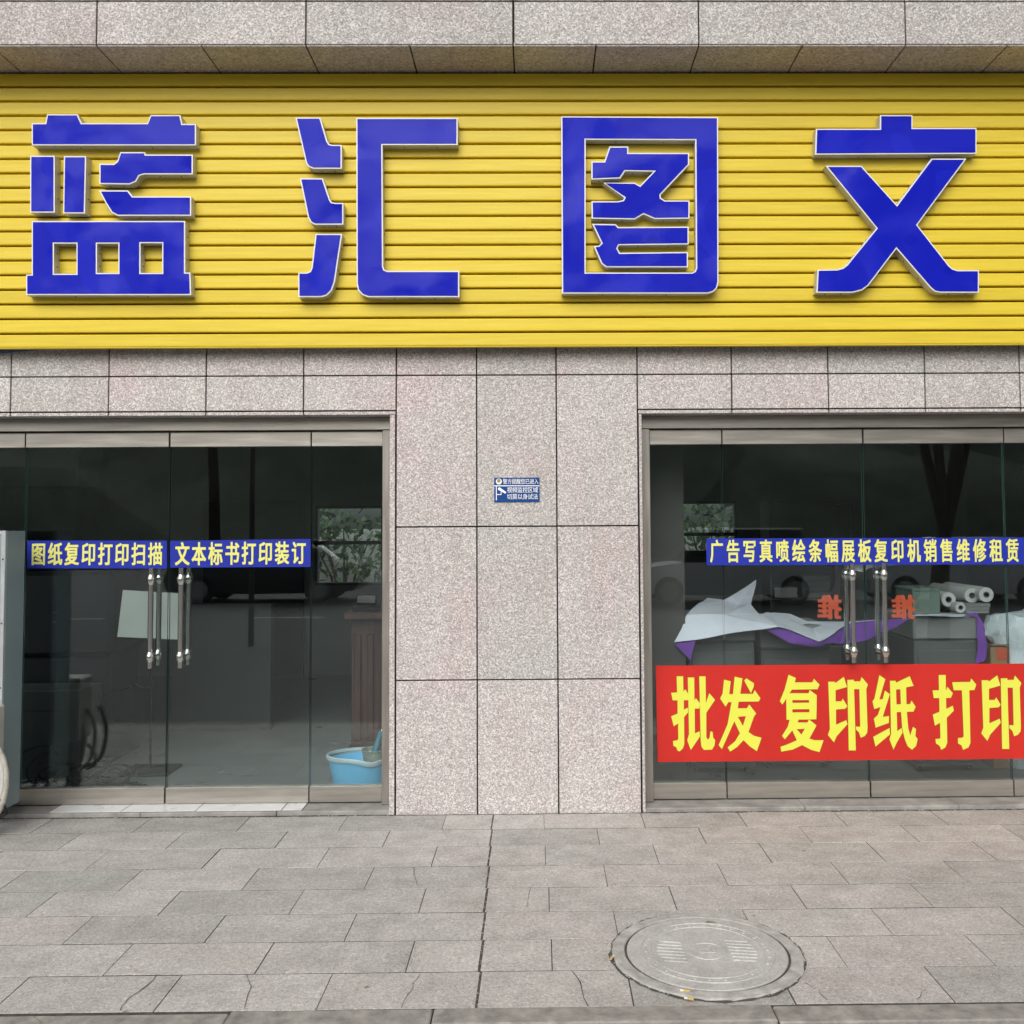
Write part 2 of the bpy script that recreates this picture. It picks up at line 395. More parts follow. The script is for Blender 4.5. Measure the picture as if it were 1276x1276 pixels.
for i in range(8):
    y1, y0 = rows[i], rows[i + 1]; xl = XL((y0 + y1) / 2)
    js = [xl + .006] + [Ranchor[i] + .5625 * k + random.uniform(-.004, .004) for k in range(10)]
    for a, b_ in zip(js, js[1:]): paver(a, b_, y0, y1)
    js = [xl] + [Lanchor[i] - .567 * k + random.uniform(-.004, .004) for k in range(10)]
    for a, b_ in zip(js, js[1:]): paver(b_, a, y0, y1)
# cracks across single pavers, lying in the stone surface
def crack(pts, w=.004):
    p3 = [at(px, py, z=0) for px, py in pts]; L_, R_ = [], []
    fine = []
    for a, b_ in zip(p3, p3[1:]):
        for k in range(3): fine.append(a.lerp(b_, k / 3) + Vector((random.uniform(-.006, .006), random.uniform(-.006, .006), 0)))
    fine.append(p3[-1])
    for i, p in enumerate(fine):
        t = (fine[min(i + 1, len(fine) - 1)] - fine[max(i - 1, 0)]).normalized(); s = Vector((-t.y, t.x, 0)) * w * random.uniform(.25, .8)
        z = Vector((0, 0, .0022 - p.z)); L_.append(bm.verts.new(p + s + z)); R_.append(bm.verts.new(p - s + z))
    for i in range(len(fine) - 1): bm.faces.new((L_[i], L_[i + 1], R_[i + 1], R_[i])).material_index = 1
for c_ in ([(197, 1215), (178, 1232), (160, 1245), (150, 1260)], [(309, 1215), (312, 1230), (304, 1258)], [(521, 1215), (513, 1232), (500, 1257)],
           [(516, 1081), (520, 1103)], [(513, 1080), (517, 1085)], [(543, 1070), (549, 1076)], [(712, 1210), (723, 1225), (733, 1254)], [(1004, 1224), (1020, 1235), (1031, 1247)],
           [(1154, 1233), (1143, 1246)], [(663, 1105), (656, 1130)], [(40, 1265), (52, 1276)]):
    crack(c_, .0032 if c_[0][0] in (690, 712, 197) else .0018)
# packed dirt along the foot of the wall and the thresholds, ragged towards the street
for x0, x1, yb, w0 in ((-4.6, -.86, .006, .016), (-.86, .59, -.002, .008), (.59, 4.6, .006, .018)):
    n = int((x1 - x0) / .03); A = []; B2 = []
    for i in range(n + 1):
        x = x0 + (x1 - x0) * i / n; A.append(bm.verts.new((x, yb, .0026))); B2.append(bm.verts.new((x, yb - w0 * random.uniform(.35, 1.3), .0026)))
    for i in range(n): bm.faces.new((A[i], A[i + 1], B2[i + 1], B2[i])).material_index = 1
struct('pavement', bm, ['paving', 'joint'])
bm = NB(); box(bm, -12, 12, -2.205, .3, -.25, -.004); struct('pavement_bed', bm, 'joint')
bm = NB()
for x0, x1, z in ((-6, -2.55, 0), (-2.55, -1.085, -.006), (-1.085, -.38, .002), (-.38, .80, .004), (.80, 1.75, -.002), (1.75, 6, 0)):
    box(bm, x0 + .003, x1 - .003, -2.318 + random.uniform(-.004, .004), -2.2102, -.16, z, 0, .005)
struct('kerb', bm, 'kerb')
bm = NB(); box(bm, -120, 120, -34, -2.25, -.4, -.12); struct('road', bm, 'asphalt')
bm = NB(); box(bm, -250, 250, -250, 250, -1, -.41); struct('ground', bm, 'concrete')
bm = NB()
for k in range(-6, 7): box(bm, k * 4.35 - .75 - .6, k * 4.35 + .75 - .6, -12.85, -12.7, -.118, -.116)
struct('lane_marking', bm, 'road_paint')
bm = NB(); n = 48
gv = [[bm.verts.new((-150 + 300 * i / n, -38 - j * 6, (0 if j == 0 else (2.2 * j + 2.4 * math.sin(i * .7 + j) * (j > 0) + 1.6 * math.sin(i * 1.9 + 2 * j))) - .2)) for j in range(8)] for i in range(n + 1)]
for i in range(n):
    for j in range(7): bm.faces.new((gv[i][j], gv[i + 1][j], gv[i + 1][j + 1], gv[i][j + 1]))
struct('wooded_hill', bm, 'hill', smooth=True)

# ------------------------------------------------------------------ the shop building
B = thing('shop_building', 'granite clad shop front with two glazed doorways either side of a broad pillar', 'building', (0, 0, 0))
G = .0040
def panel(bm, x0, x1, z0, z1, y0=0.0, t=.022, gap=G):
    box(bm, x0 + gap, x1 - gap, y0 + random.uniform(-.0012, .0012), y0 + t, z0 + gap, z1 - gap, 0, .002)
bm = NB()
xs, zs = [-.85, -.373, .1, .5835], [-.02, .775, 1.672, 2.572, 2.80]
for i in range(3):
    for j in range(4): panel(bm, xs[i], xs[i + 1], zs[j], zs[j + 1])
obj('pillar_cladding', bm, 'granite', B)
for lx in ([-4.85, -4.27, -3.7, -3.125, -2.549, -1.975, -1.399, -.85], [.5835, 1.147, 1.725, 2.305, 2.876, 3.45, 4.02, 4.6]):
    bm = NB()
    for a, b_ in zip(lx, lx[1:]): panel(bm, a, b_, 2.362, 2.572); panel(bm, a, b_, 2.572, 2.80)
    for a, b_ in zip(lx, lx[1:]): box(bm, a + G, b_ - G, .001, .155, 2.338, 2.3575, 0, .002)     # lintel underside slabs
    obj('lintel_cladding', bm, 'granite', B)
for a, b_ in ((-.888, -.857), (.5905, .607)): bm = NB(); box(bm, a, b_, .004, .2, .0, 2.336, 0, .002); obj('jamb_cladding', bm, 'granite', B)
fx = [-4.82, -3.645, -2.473, -1.3025, -.1375, .9115, 2.085, 3.26, 4.43]
bm = NB()
for a, b_ in zip(fx, fx[1:]):
    e = .004 if abs(a + .1375) < .01 else 0
    panel(bm, a + e, b_, 4.382, 4.634, -.39, .025); panel(bm, a + e, b_, 4.634, 5.5, -.39, .025)
obj('fascia_cladding', bm, 'granite_fascia', B)
sx = [-4.82, -4.23, -3.645, -3.06, -2.473, -1.888, -1.3025, -.72, -.1375, .330, .9115, 1.498, 2.085, 2.665, 3.26, 4.43]
bm = NB()
for a, b_ in zip(sx, sx[1:]): box(bm, a + .0042, b_ - .0042, -.384, -.06, 4.3765, 4.40, 0, .0015)
obj('soffit_panel', bm, 'granite_soffit', B)
bm = NB()   # masonry core behind the cladding (seen as the dark joints)
box(bm, -.84, .58, .018, .6, 0, 2.80); box(bm, -4.85, 4.6, .019, .6, 2.36, 2.95); box(bm, -4.85, 4.6, -.045, .6, 2.951, 4.39); box(bm, -4.82, 4.43, -.375, .6, 4.391, 5.5)
box(bm, -6, -4.85, 0.0, .6, 0, 5.5); box(bm, 4.6, 6, 0, .6, 0, 5.5)
obj('masonry', bm, 'mortar', B)
# rooms
bm = NB()
box(bm, -4.9, -4.8, .6, 5.1, 0, 2.9); box(bm, -.8, .62, .6, 5.1, .031, 2.9); box(bm, 4.8, 4.9, .6, 5.1, 0, 2.9)
def backwall(x0, x1, wx0, wx1, wz0, wz1, y=5.0):
    box(bm, x0, wx0, y, y + .12, .03, 2.9); box(bm, wx1, x1, y, y + .12, .03, 2.9); box(bm, wx0, wx1, y, y + .12, .03, wz0); box(bm, wx0, wx1, y, y + .12, wz1, 2.9)
backwall(-4.8, -.8, -2.50, -1.74, 1.02, 1.90); backwall(.62, 4.8, 1.50, 2.20, 1.35, 1.93)
obj('interior_wall', bm, 'wall_in', B)
bm = NB(); box(bm, -4.9, 4.9, .36, 5.1, -.02, .03); obj('interior_floor', bm, 'floor_in', B)
bm = NB(); box(bm, -4.9, 4.9, .6, 5.1, 2.901, 3.0); obj('interior_ceiling', bm, 'ceil_in', B)
bm = NB(); box(bm, .70, .945, .62, .72, .031, 2.6); obj('interior_pier', bm, 'pier', B)
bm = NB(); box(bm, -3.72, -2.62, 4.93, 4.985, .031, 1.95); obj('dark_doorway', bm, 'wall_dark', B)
def window(x0, x1, z0, z1, bars):
    bm = NB(); t = .03
    box(bm, x0, x0 + t, 4.97, 5.06, z0, z1); box(bm, x1 - t, x1, 4.97, 5.06, z0, z1); box(bm, x0 + t, x1 - t, 4.97, 5.06, z0, z0 + t); box(bm, x0 + t, x1 - t, 4.97, 5.06, z1 - t, z1)
    for z in bars: box(bm, x0 + t, x1 - t, 4.975, 5.055, z - .02, z + .02)
    w = obj('window', bm, 'darkgrey', B)
    bm = NB(); box(bm, x0 + t, x1 - t, 5.01, 5.014, z0 + t, z1 - t); obj('pane', bm, 'case_glass', w)
window(-2.50, -1.74, 1.02, 1.90, (1.49,)); window(1.50, 2.20, 1.35, 1.93, (1.56,))
# thresholds
for (x0, x1, side) in ((-4.85, -.86, 0), (.60, 4.6, 1)):
    bm = NB(); x = x0
    while x < x1 - .05:
        w = min(random.uniform(.5, .95), x1 - x); box(bm, x + .001, x + w - .001, .012 + random.uniform(-.004, .004), .358, -.04, .024 + random.uniform(-.002, .001), 0, .004); x += w
    obj('threshold', bm, 'concrete', B)
bm = NB()
for a, b_ in ((-2.86, -2.45), (-2.445, -2.02), (-2.015, -1.52), (-1.515, -1.40)): box(bm, a, b_, .024, .25, .0255, .0295, 0, .001)
obj('threshold_tile', bm, 'tile_white', B)

# yard behind the rooms, seen through the two small back windows
bm = NB(); box(bm, -9, 9, 10, 10.2, -.4, 1.62); tag(obj('garden_wall', bm, 'concrete'), 'pale rendered yard wall seen through the back windows', 'wall')

# ------------------------------------------------------------------ door frames
def frame(x0, x1, post0, post1, label):
    t = thing('door_frame', label, 'door frame', ((x0 + x1) / 2, .2, .0), 'steel door frames of the two doorways')
    bm = NB(); box(bm, x0, x1, .125, .25, 2.262, 2.336, 0, .002); obj('header', bm, 'steel', t)
    for a, b_ in (post0, post1):
        bm = NB(); box(bm, a, b_, .12, .25, .025, 2.26, 0, .003); obj('post', bm, 'steel_v', t)
frame(-4.75, -.89, (-4.75, -4.69), (-.951, -.890), 'brushed steel door frame of the doorway left of the pillar, with the mop bucket behind it')
frame(.609, 4.5, (.609, .668), (4.44, 4.5), 'brushed steel door frame of the doorway right of the pillar, around the red banner')

YD = .16
def leaf(name, x0, x1, label, group, handle=None, cat='glass door', lock=False):
    t = thing(name, label, cat, ((x0 + x1) / 2, YD + .02, .03), group)
    ga = .0035 if handle else .001
    a, b_ = x0 + ga, x1 - ga; zt, zb = 2.254, .032
    bm = NB(); box(bm, a, b_, YD, YD + .05, 2.166, zt, 0, .002)
    obj('top_rail', bm, 'steel', t)
    bm = NB(); box(bm, a, b_, YD, YD + .05, zb, .126, 0, .002); obj('bottom_rail', bm, 'steel', t)
    bm = NB(); box(bm, a + .001, b_ - .001, YD + .019, YD + .031, .126, 2.166)
    for f_ in bm.faces:
        if abs(f_.calc_center_median().x - (a + b_) / 2) > (b_ - a) / 2 - .01: f_.material_index = 1
    obj('glass_pane', bm, ['glass', 'glass_edge'], t)
    bm = NB()
    if handle: box(bm, b_ - .02 if handle < x0 + .4 else a + .008, b_ - .008 if handle < x0 + .4 else a + .02, YD - .004, YD + .0, 2.15, 2.24)
    if handle:
        bm.free()
        for y, in ((YD + .025 - .062,), (YD + .025 + .062,)):
            bm = NB(); zc0, zc1 = .84, 1.435
            tube(bm, [(handle, y, zc0), (handle, y, zc1)], .0155, 14)
            hd = obj('pull_handle', bm, 'chrome', t, smooth=True)
            bm = NB()
            for z in (.905, 1.365):
                tube(bm, [(handle, y, z), (handle, YD + .025 + (-.007 if y < YD else .007), z)], .009, 10)
                lathe(bm, [(.016, -.03), (.019, -.022), (.024, -.012), (.0245, 0), (.024, .012), (.019, .022), (.016, .03)], (handle, y, z), 16)
                lathe(bm, [(.0, 0), (.0, 0)], (handle, y, z), 4) if 0 else None
            obj('collar', bm, 'chrome', hd, smooth=True)
    else: bm.free()
    return t
GD = 'frameless glass door leaves with steel rails'; GF = 'fixed glass panels beside the doors'
hx = lambda px: at(px, 770, y=YD - .037).x
leaf('glass_panel', -4.69, -3.121, 'fixed glass panel at the far left edge behind the aluminium display case', GF, None, 'glass panel')
leaf('glass_door', -3.119, -2.249, 'glass door leaf carrying the blue strip that begins with the character 图', GD, hx(187.5))
leaf('glass_door', -2.247, -1.390, 'glass door leaf carrying the blue strip that begins with the character 文', GD, hx(225))
leaf('glass_panel', -1.388, -.951, 'narrow fixed glass panel with the blue mop bucket behind it', GF, None, 'glass panel')
leaf('glass_panel', .668, 1.1125, 'narrow fixed glass panel right of the pillar behind the start of the red banner', GF, None, 'glass panel')
leaf('glass_door', 1.114, 1.979, 'glass door leaf right of the pillar with its pull handle at its right edge', GD, hx(1063))
leaf('glass_door', 1.981, 2.848, 'glass door leaf before the paper rolls, with its pull handle at its left edge', GD, hx(1102.5))
leaf('glass_panel', 2.85, 4.44, 'fixed glass panel at the right edge in front of the white plastic bag', GF, None, 'glass panel')
# floor lock patch under right pair
# ------------------------------------------------------------------ yellow slatted sign board
T = thing('sign_board', 'wide yellow slatted metal sign board above both doorways', 'sign board', (0, -.06, 2.73))
bm = NB(); z0, z1, n = 2.7305, 4.3755, 19; h = (z1 - z0) / n
for k in range(n):
    a = z0 + k * h; pr = [(-.074, a + .0005), (-.0895, a + .0025), (-.091, a + .008), (-.0905, a + h - .0165), (-.086, a + h - .0115), (-.074, a + h - .0105), (-.056, a + h - .0105), (-.056, a + .0005)]
    x = -4.8
    V0 = [bm.verts.new((-4.8, y, z)) for y, z in pr]; V1 = [bm.verts.new((4.5, y, z)) for y, z in pr]
    for i in range(len(pr)): bm.faces.new((V0[i], V1[i], V1[(i + 1) % len(pr)], V0[(i + 1) % len(pr)]))
    bm.faces.new(V0); bm.faces.new(V1[::-1])
obj('slats', bm, 'yellow', T)
bm = NB(); box(bm, -4.8, 4.5, -.0545, -.0505, z0, z1); obj('backing_sheet', bm, 'yellow_dark', T)  # dark colour stands in for the shade deep in the grooves
bm = NB(); box(bm, -4.8, 4.5, -.093, -.0615, z0 - .006, z0 - .0005, 0, .001); obj('bottom_trim', bm, 'yellow', T)

# blue channel letters, traced in the plane of their faces
YF = -.155
bm = NB(); sphere(bm, (0, 0, 0), .0045, 1, 0, 6, 4); SCREW = bpy.data.meshes.new('screw'); bm.to_mesh(SCREW); bm.free(); SCREW.materials.append(M['screw'])
def char(label, strokes, sc, ox):
    cv = lambda l: [(lambda p: (p.x, p.z))(at(x * sc + ox, y * sc, y=YF)) for x, y in l]
    S_ = [[cv(l) for l in s] for s in strokes]
    allp = [p for s in S_ for p in s[0]]
    t = thing('sign_character', label, 'sign letter', (sum(p[0] for p in allp) / len(allp), -.09, min(p[1] for p in allp)), 'blue raised characters on the yellow sign board')
    for s in S_:
        bm = NB(); poly(bm, s, YF, -.0885, 0, 1)
        st_ = obj('stroke', bm, ['trim', 'return'], t, recalc=False)
        bm = NB(); poly(bm, [inset(s[0], .0075)] + [inset(l, -.0075) for l in s[1:]], YF - .003, YF - .0002, 0, 0)
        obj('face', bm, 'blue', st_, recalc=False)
        for l in s:                                      # little fixing screws in the sides
            for a, b_ in zip(l, l[1:] + l[:1]):
                if math.dist(a, b_) > .16:
                    for f_ in (.28, .72):
                        o = bpy.data.objects.new('screw', SCREW); C.objects.link(o); o.parent = st_
                        o.location = Vector((a[0] + (b_[0] - a[0]) * f_, -.118, a[1] + (b_[1] - a[1]) * f_)) - wloc(t)
k = .50157
char('blue raised character 蓝, the densest one, at the left end of the yellow board', [
    [[(79, 306), (113, 306), (117, 284), (193, 284), (203, 306), (366, 306), (374, 286), (448, 286), (453, 308), (487, 308), (487, 361), (79, 361)]],
    [[(75, 387), (136, 387), (136, 528), (75, 528)]], [[(159, 388), (214, 388), (211, 530), (157, 530)]],
    [[(299, 378), (360, 378), (362, 384), (479, 384), (479, 433), (358, 433), (346, 437), (338, 451), (322, 458), (247, 457), (247, 407), (283, 407), (291, 401)]],
    [[(246, 473), (318, 473), (330, 488), (475, 488), (475, 536), (292, 536), (277, 528), (262, 504)]],
    [[(79, 549), (460, 549), (460, 677), (473, 677), (475, 733), (65, 733), (65, 682), (79, 682)], [(134, 605), (190, 605), (190, 680), (134, 680)], [(241, 605), (294, 605), (294, 678), (241, 678)], [(349, 604), (403, 604), (403, 678), (349, 678)]]], k, 0)
char('blue raised character 汇, three short strokes beside an open bracket shape', [
    [[(734, 292), (796, 292), (813, 350), (818, 358), (825, 360), (849, 360), (849, 419), (778, 419), (766, 414), (760, 405)]],
    [[(745, 443), (802, 443), (820, 496), (824, 502), (832, 504), (853, 504), (853, 558), (783, 558), (772, 553), (765, 540)]],
    [[(784, 581), (850, 581), (832, 700), (824, 722), (812, 734), (798, 738), (741, 738), (741, 677), (762, 677), (770, 674), (774, 665)]],
    [[(885, 293), (1137, 293), (1137, 360), (950, 360), (952, 662), (955, 670), (963, 673), (1141, 673), (1141, 738), (915, 738), (899, 732), (889, 720), (886, 705)]]], k, 0)
char('blue raised character 图, a full box frame with strokes inside it', [
    [[(126, 289), (516, 291), (517, 700), (513, 716), (504, 725), (490, 729), (128, 729)], [(187, 347), (459, 348), (461, 666), (458, 674), (451, 677), (187, 677)]],
    [[(246, 364), (293, 364), (293, 380), (444, 380), (444, 409), (373, 484), (374, 492), (384, 498), (445, 498), (445, 543), (358, 544), (331, 532), (309, 545), (202, 543), (201, 500), (268, 500), (280, 497), (283, 491), (231, 454), (309, 454), (322, 461), (356, 426), (285, 425), (273, 443), (201, 446), (201, 401), (233, 401)]],
    [[(203, 556), (262, 557), (268, 564), (443, 563), (443, 607), (270, 609), (266, 617), (272, 628), (441, 626), (441, 664), (238, 664), (226, 655), (207, 612), (220, 610), (226, 604)]]], k, 636)
char('blue raised character 文, a cap bar over a large cross, at the right end', [
    [[(918, 286), (999, 286), (999, 318), (1158, 318), (1158, 382), (757, 384), (759, 320), (918, 320)]],
    [[(783, 412), (872, 412), (960, 509), (1046, 394), (1133, 394), (1011, 559), (1090, 660), (1098, 667), (1110, 671), (1164, 671), (1164, 727), (1068, 727), (1054, 724), (1043, 715), (959, 618), (889, 710), (874, 721), (850, 727), (760, 727), (763, 670), (812, 669), (826, 665), (836, 657), (909, 567)]]], k, 636)

# ------------------------------------------------------------------ banners on the glass
YS = YD + .0165
def strip(label, px0, px1, yt0, yb0, yt1, yb1, text, c0, c1, w, gy):
    a, b_ = at(px0, yt0, y=YS), at(px1, yt1, y=YS); c_, d = at(px1, yb1, y=YS), at(px0, yb0, y=YS)
    t = thing('blue_strip', label, 'banner strip', ((a.x + b_.x) / 2, YS, d.z), 'blue lettered strips on the glass doors')
    bm = NB(); poly(bm, [[(a.x, a.z), (b_.x, b_.z), (c_.x, c_.z), (d.x, d.z)]], YS - .001, YS + .002); obj('sheet', bm, 'strip_blue', t)
    bm = NB(); text_row(bm, text, c0, c1, w, *gy, YS - .0022, .03); obj('lettering', bm, 'print_yellow2', t, recalc=False)
strip('blue strip with yellow characters 图纸复印打印扫描', 34, 208, 673.7, 708, 673.7, 708.5, '图纸复印打印扫描', 47.9, 193.6, 14.8, (678, 703.8, 678, 703.8))
strip('blue strip with yellow characters 文本标书打印装订', 212, 387, 674, 707.3, 671.5, 706.4, '文本标书打印装订', 227.2, 372.2, 14.8, (677.6, 704, 676.4, 702.4))
strip('long blue strip with yellow characters 广告写真喷绘条幅展板 above the red banner', 880.3, 1296, 671, 704.3, 669.7, 703.2, '广告写真喷绘条幅展板复印机销售维修租赁', 893, 1261.7, 14.4, (674.5, 700.2, 673.2, 699.6))

rb = [at(817, 829.5, y=YS), at(1420, 826, y=YS), at(1420, 944, y=YS), at(819.5, 949.5, y=YS)]
T = thing('red_banner', 'red banner with large yellow characters 批发 复印纸 打印 across the lower right glass', 'banner', ((rb[0].x + rb[1].x) / 2, YS, rb[3].z))
bm = NB(); poly(bm, [[(p.x, p.z) for p in rb]], YS - .002, YS + .002); obj('sheet', bm, 'banner_red', T)
sA, sC, sD = .10188, .0886, .09718
YIN = [[[(685, 170), (765, 170), (775, 185), (875, 110), (915, 235), (775, 275), (775, 410), (845, 410), (862, 378), (918, 468), (895, 500), (780, 510), (780, 695), (905, 640), (920, 690), (790, 835), (755, 912), (680, 820), (705, 750)]],
       [[(990, 165), (1075, 165), (1092, 112), (1170, 205), (1150, 260), (1165, 740), (1160, 795), (1130, 835), (1082, 855), (1060, 790), (1024, 755), (1022, 718), (1075, 720), (1065, 262), (990, 260)]],
       [[(918, 148), (998, 145), (1022, 1010), (935, 1010)]]]
BIG = [('批', 826, 832, sA, [
        [[(167, 104), (247, 104), (250, 290), (272, 262), (303, 310), (318, 322), (318, 395), (255, 397), (255, 510), (305, 487), (308, 545), (258, 603), (262, 930), (245, 985), (205, 1020), (180, 1015), (160, 970), (128, 955), (122, 895), (175, 885), (187, 870), (185, 680), (132, 715), (100, 592), (178, 560), (178, 398), (118, 398), (100, 305), (172, 300)]],
        [[(303, 118), (382, 118), (385, 400), (402, 370), (452, 435), (445, 498), (388, 500), (390, 800), (450, 775), (452, 840), (340, 1005), (296, 885), (318, 810)]],
        [[(443, 104), (520, 104), (525, 430), (565, 310), (637, 392), (530, 550), (530, 850), (550, 880), (570, 850), (580, 775), (608, 785), (612, 850), (638, 885), (630, 950), (600, 1000), (500, 1004), (470, 965), (460, 880)]]]),
       ('发', 826, 832, sA, [
        [[(747, 145), (828, 165), (810, 322), (855, 322), (876, 108), (972, 130), (945, 318), (1100, 318), (1120, 272), (1192, 372), (1170, 412), (925, 415), (915, 495), (1025, 495), (1055, 450), (1140, 560), (1115, 590), (1045, 785), (1110, 830), (1205, 855), (1148, 1020), (1060, 960), (985, 885), (905, 970), (820, 1025), (790, 972), (880, 900), (940, 800), (872, 655), (720, 995), (680, 945), (790, 690), (838, 420), (800, 420), (765, 475), (698, 375), (728, 315)], [(915, 600), (1012, 592), (978, 710)]],
        [[(1020, 128), (1112, 190), (1110, 230), (1075, 310), (992, 155)]]]),
       ('复', 962, 832, sA, [
        [[(200, 85), (290, 125), (275, 178), (490, 178), (510, 135), (578, 205), (555, 262), (240, 268), (125, 450), (93, 408), (150, 270)]],
        [[(170, 330), (225, 310), (445, 310), (458, 270), (545, 335), (540, 630), (175, 636)], [(247, 395), (450, 395), (450, 425), (247, 428)], [(247, 508), (453, 505), (453, 543), (247, 545)]],
        [[(215, 628), (325, 628), (310, 668), (430, 668), (450, 630), (542, 705), (455, 865), (520, 885), (628, 885), (578, 1030), (480, 1005), (365, 945), (250, 1000), (110, 1025), (100, 965), (200, 930), (300, 885), (245, 765), (155, 875), (120, 832), (190, 720)], [(298, 750), (398, 745), (358, 815)]]]),
       ('印', 962, 832, sA, YIN),
       ('纸', 1080, 832, sC, [
        [[(175, 102), (258, 160), (175, 445), (222, 440), (250, 320), (322, 370), (222, 690), (310, 678), (308, 775), (122, 842), (97, 715), (155, 660), (190, 552), (103, 580), (78, 475), (105, 430)]],
        [[(318, 845), (325, 935), (120, 1108), (88, 970)]],
        [[(400, 212), (600, 118), (655, 255), (550, 275), (555, 510), (605, 508), (627, 460), (683, 548), (655, 615), (560, 620), (580, 850), (608, 950), (645, 830), (688, 860), (680, 960), (712, 1000), (690, 1100), (632, 1152), (570, 1100), (530, 1000), (495, 850), (478, 622), (410, 622), (408, 515), (475, 510), (468, 303), (400, 305)]],
        [[(322, 182), (405, 182), (415, 515), (418, 622), (425, 890), (485, 845), (500, 910), (420, 1050), (372, 1150), (315, 1005), (338, 930)]]]),
       ('打', 1152, 832, sD, [
        [[(178, 92), (268, 92), (270, 290), (290, 245), (360, 325), (335, 385), (272, 388), (275, 525), (360, 487), (372, 550), (282, 640), (288, 960), (265, 1020), (210, 1052), (195, 1010), (170, 985), (145, 975), (135, 912), (195, 908), (200, 890), (195, 705), (130, 742), (102, 600), (188, 562), (185, 388), (115, 388), (100, 290), (182, 288)]],
        [[(350, 185), (580, 180), (595, 137), (660, 215), (635, 285), (570, 288), (585, 960), (560, 1020), (490, 1052), (470, 995), (425, 970), (425, 900), (480, 895), (498, 880), (475, 288), (370, 288)]]]),
       ('印', 962 + 191, 830.2, sA, YIN)]
for ch, ox, oy, sc, strokes in BIG:
    bm = NB(); e = 0
    for s in strokes:
        lp = [[(lambda p: (p.x, p.z))(at(x * sc + ox, y * sc + oy, y=YS)) for x, y in l] for l in s]
        poly(bm, [inset(lp[0], -.002)] + [inset(l, .002) for l in lp[1:]], YS - .0026 - e * .5, None, 1); poly(bm, lp, YS - .0045 - e, None, 0); e += .0003
    tag(obj('lettering', bm, ['print_yellow', 'print_edge'], T, recalc=False), 'large yellow character ' + ch)

# mirrored push stickers on the inside of the right hand pair of doors
for px, lb in ((1033.5, 'red push sticker, reading mirrored, left of the steel handles'), (1125.5, 'red push sticker, reading mirrored, right of the steel handles')):
    y = YD + .0345; a, b_ = at(px - 12.5, 743.5, y=y), at(px + 12.5, 770.5, y=y)
    bm = NB(); put_glyph(bm, '推', a.x, b_.x, b_.z, a.z, y, .05, 0, True)
    tag(obj('push_sticker', bm, 'sticker_red', recalc=False), lb, 'sticker', 'mirrored push stickers on the doors')

# ------------------------------------------------------------------ police notice on the pillar
z_ = .0627; q = lambda x, y, d=0: at(x * z_ + 605, y * z_ + 585, y=-.0035 - d)
T = thing('surveillance_sign', 'small blue police notice with white characters and camera symbol on the granite pillar', 'sign', (q(620, 640).x, -.003, q(620, 640).z))
a, b_ = q(172, 165), q(1074, 642)
bm = NB(); box(bm, a.x, b_.x, -.0055, -.0015, b_.z, a.z, 0, .0006); obj('plate', bm, 'sign_blue', T)
def qp(l, d): return [(lambda p: (p.x, p.z))(q(x, y, d)) for x, y in l]
bm = NB()
for s, x0, x1, y0, y1 in (('警方提醒您已进入', 345, 1055, 192, 290), ('视频监控区域', 428, 1045, 355, 460), ('切莫以身试法', 428, 1045, 490, 592)):
    w = (x1 - x0) / len(s)
    for i, ch in enumerate(s):
        p0, p1 = q(x0 + w * i + w * .07, y0), q(x0 + w * (i + 1) - w * .07, y1); put_glyph(bm, ch, p0.x, p1.x, p1.z, p0.z, -.0065, .005)
obj('lettering', bm, 'print_white', T, recalc=False)
bm = NB()
for l in ([(172, 315), (1074, 315), (1074, 334), (172, 334)], [(207, 334), (224, 334), (224, 615), (207, 615)], [(245, 372), (278, 352), (415, 452), (395, 482), (250, 405)], [(303, 440), (318, 440), (318, 506), (224, 506), (224, 490), (303, 490)]):
    poly(bm, [qp(l, 0)], -.0062)
obj('camera_symbol', bm, 'print_white', T, recalc=False)
bm = NB(); poly(bm, [qp([(265 + 60 * math.cos(t), 240 + 60 * math.sin(t)) for t in [2 * math.pi * i / 20 for i in range(20)]], 0)], -.0062, None, 0)
poly(bm, [qp([(265 + 34 * math.cos(t), 225 + 38 * math.sin(t)) for t in [2 * math.pi * i / 16 for i in range(16)]], 0)], -.0068, None, 1)
obj('emblem', bm, ['print_white', 'emblem_gold'], T, recalc=False)

# ------------------------------------------------------------------ manhole
MC = Vector((.643, -1.812, 0))
T = thing('manhole_cover', 'round grey iron manhole cover set in a worn ring in the paving', 'manhole cover', MC)
bm = NB(); lathe(bm, [(.374, -.01), (.372, .004), (.366, .0095), (.325, .0105), (.321, .0075), (.321, -.03)], MC, 72)
for v_ in bm.verts:
    if abs((v_.co - MC).xy.length - .37) < .006: v_.co += Vector((random.uniform(-.003, .003), random.uniform(-.003, .003), 0))
obj('ring', bm, 'ring', T)
bm = NB(); lathe(bm, [(.379, .0022), (.372, .0042), (.30, .0046)], MC, 72)
for v_ in bm.verts:
    if (v_.co - MC).xy.length > .376: v_.co += (v_.co - MC).normalized() * random.uniform(-.006, .008); v_.co.z = .0022
obj('dirt_rim', bm, 'joint', T)
bm = NB(); lathe(bm, [(.3115, -.02), (.3115, .008), (.309, .0105), (.262, .0108), (.2605, .0145), (.2545, .0145), (.253, .0108), (.226, .0108), (.2245, .014), (.2185, .014), (.217, .0108), (.075, .0108), (.0735, .014), (.0675, .014), (.066, .0108), (0, .0108)], MC, 72)
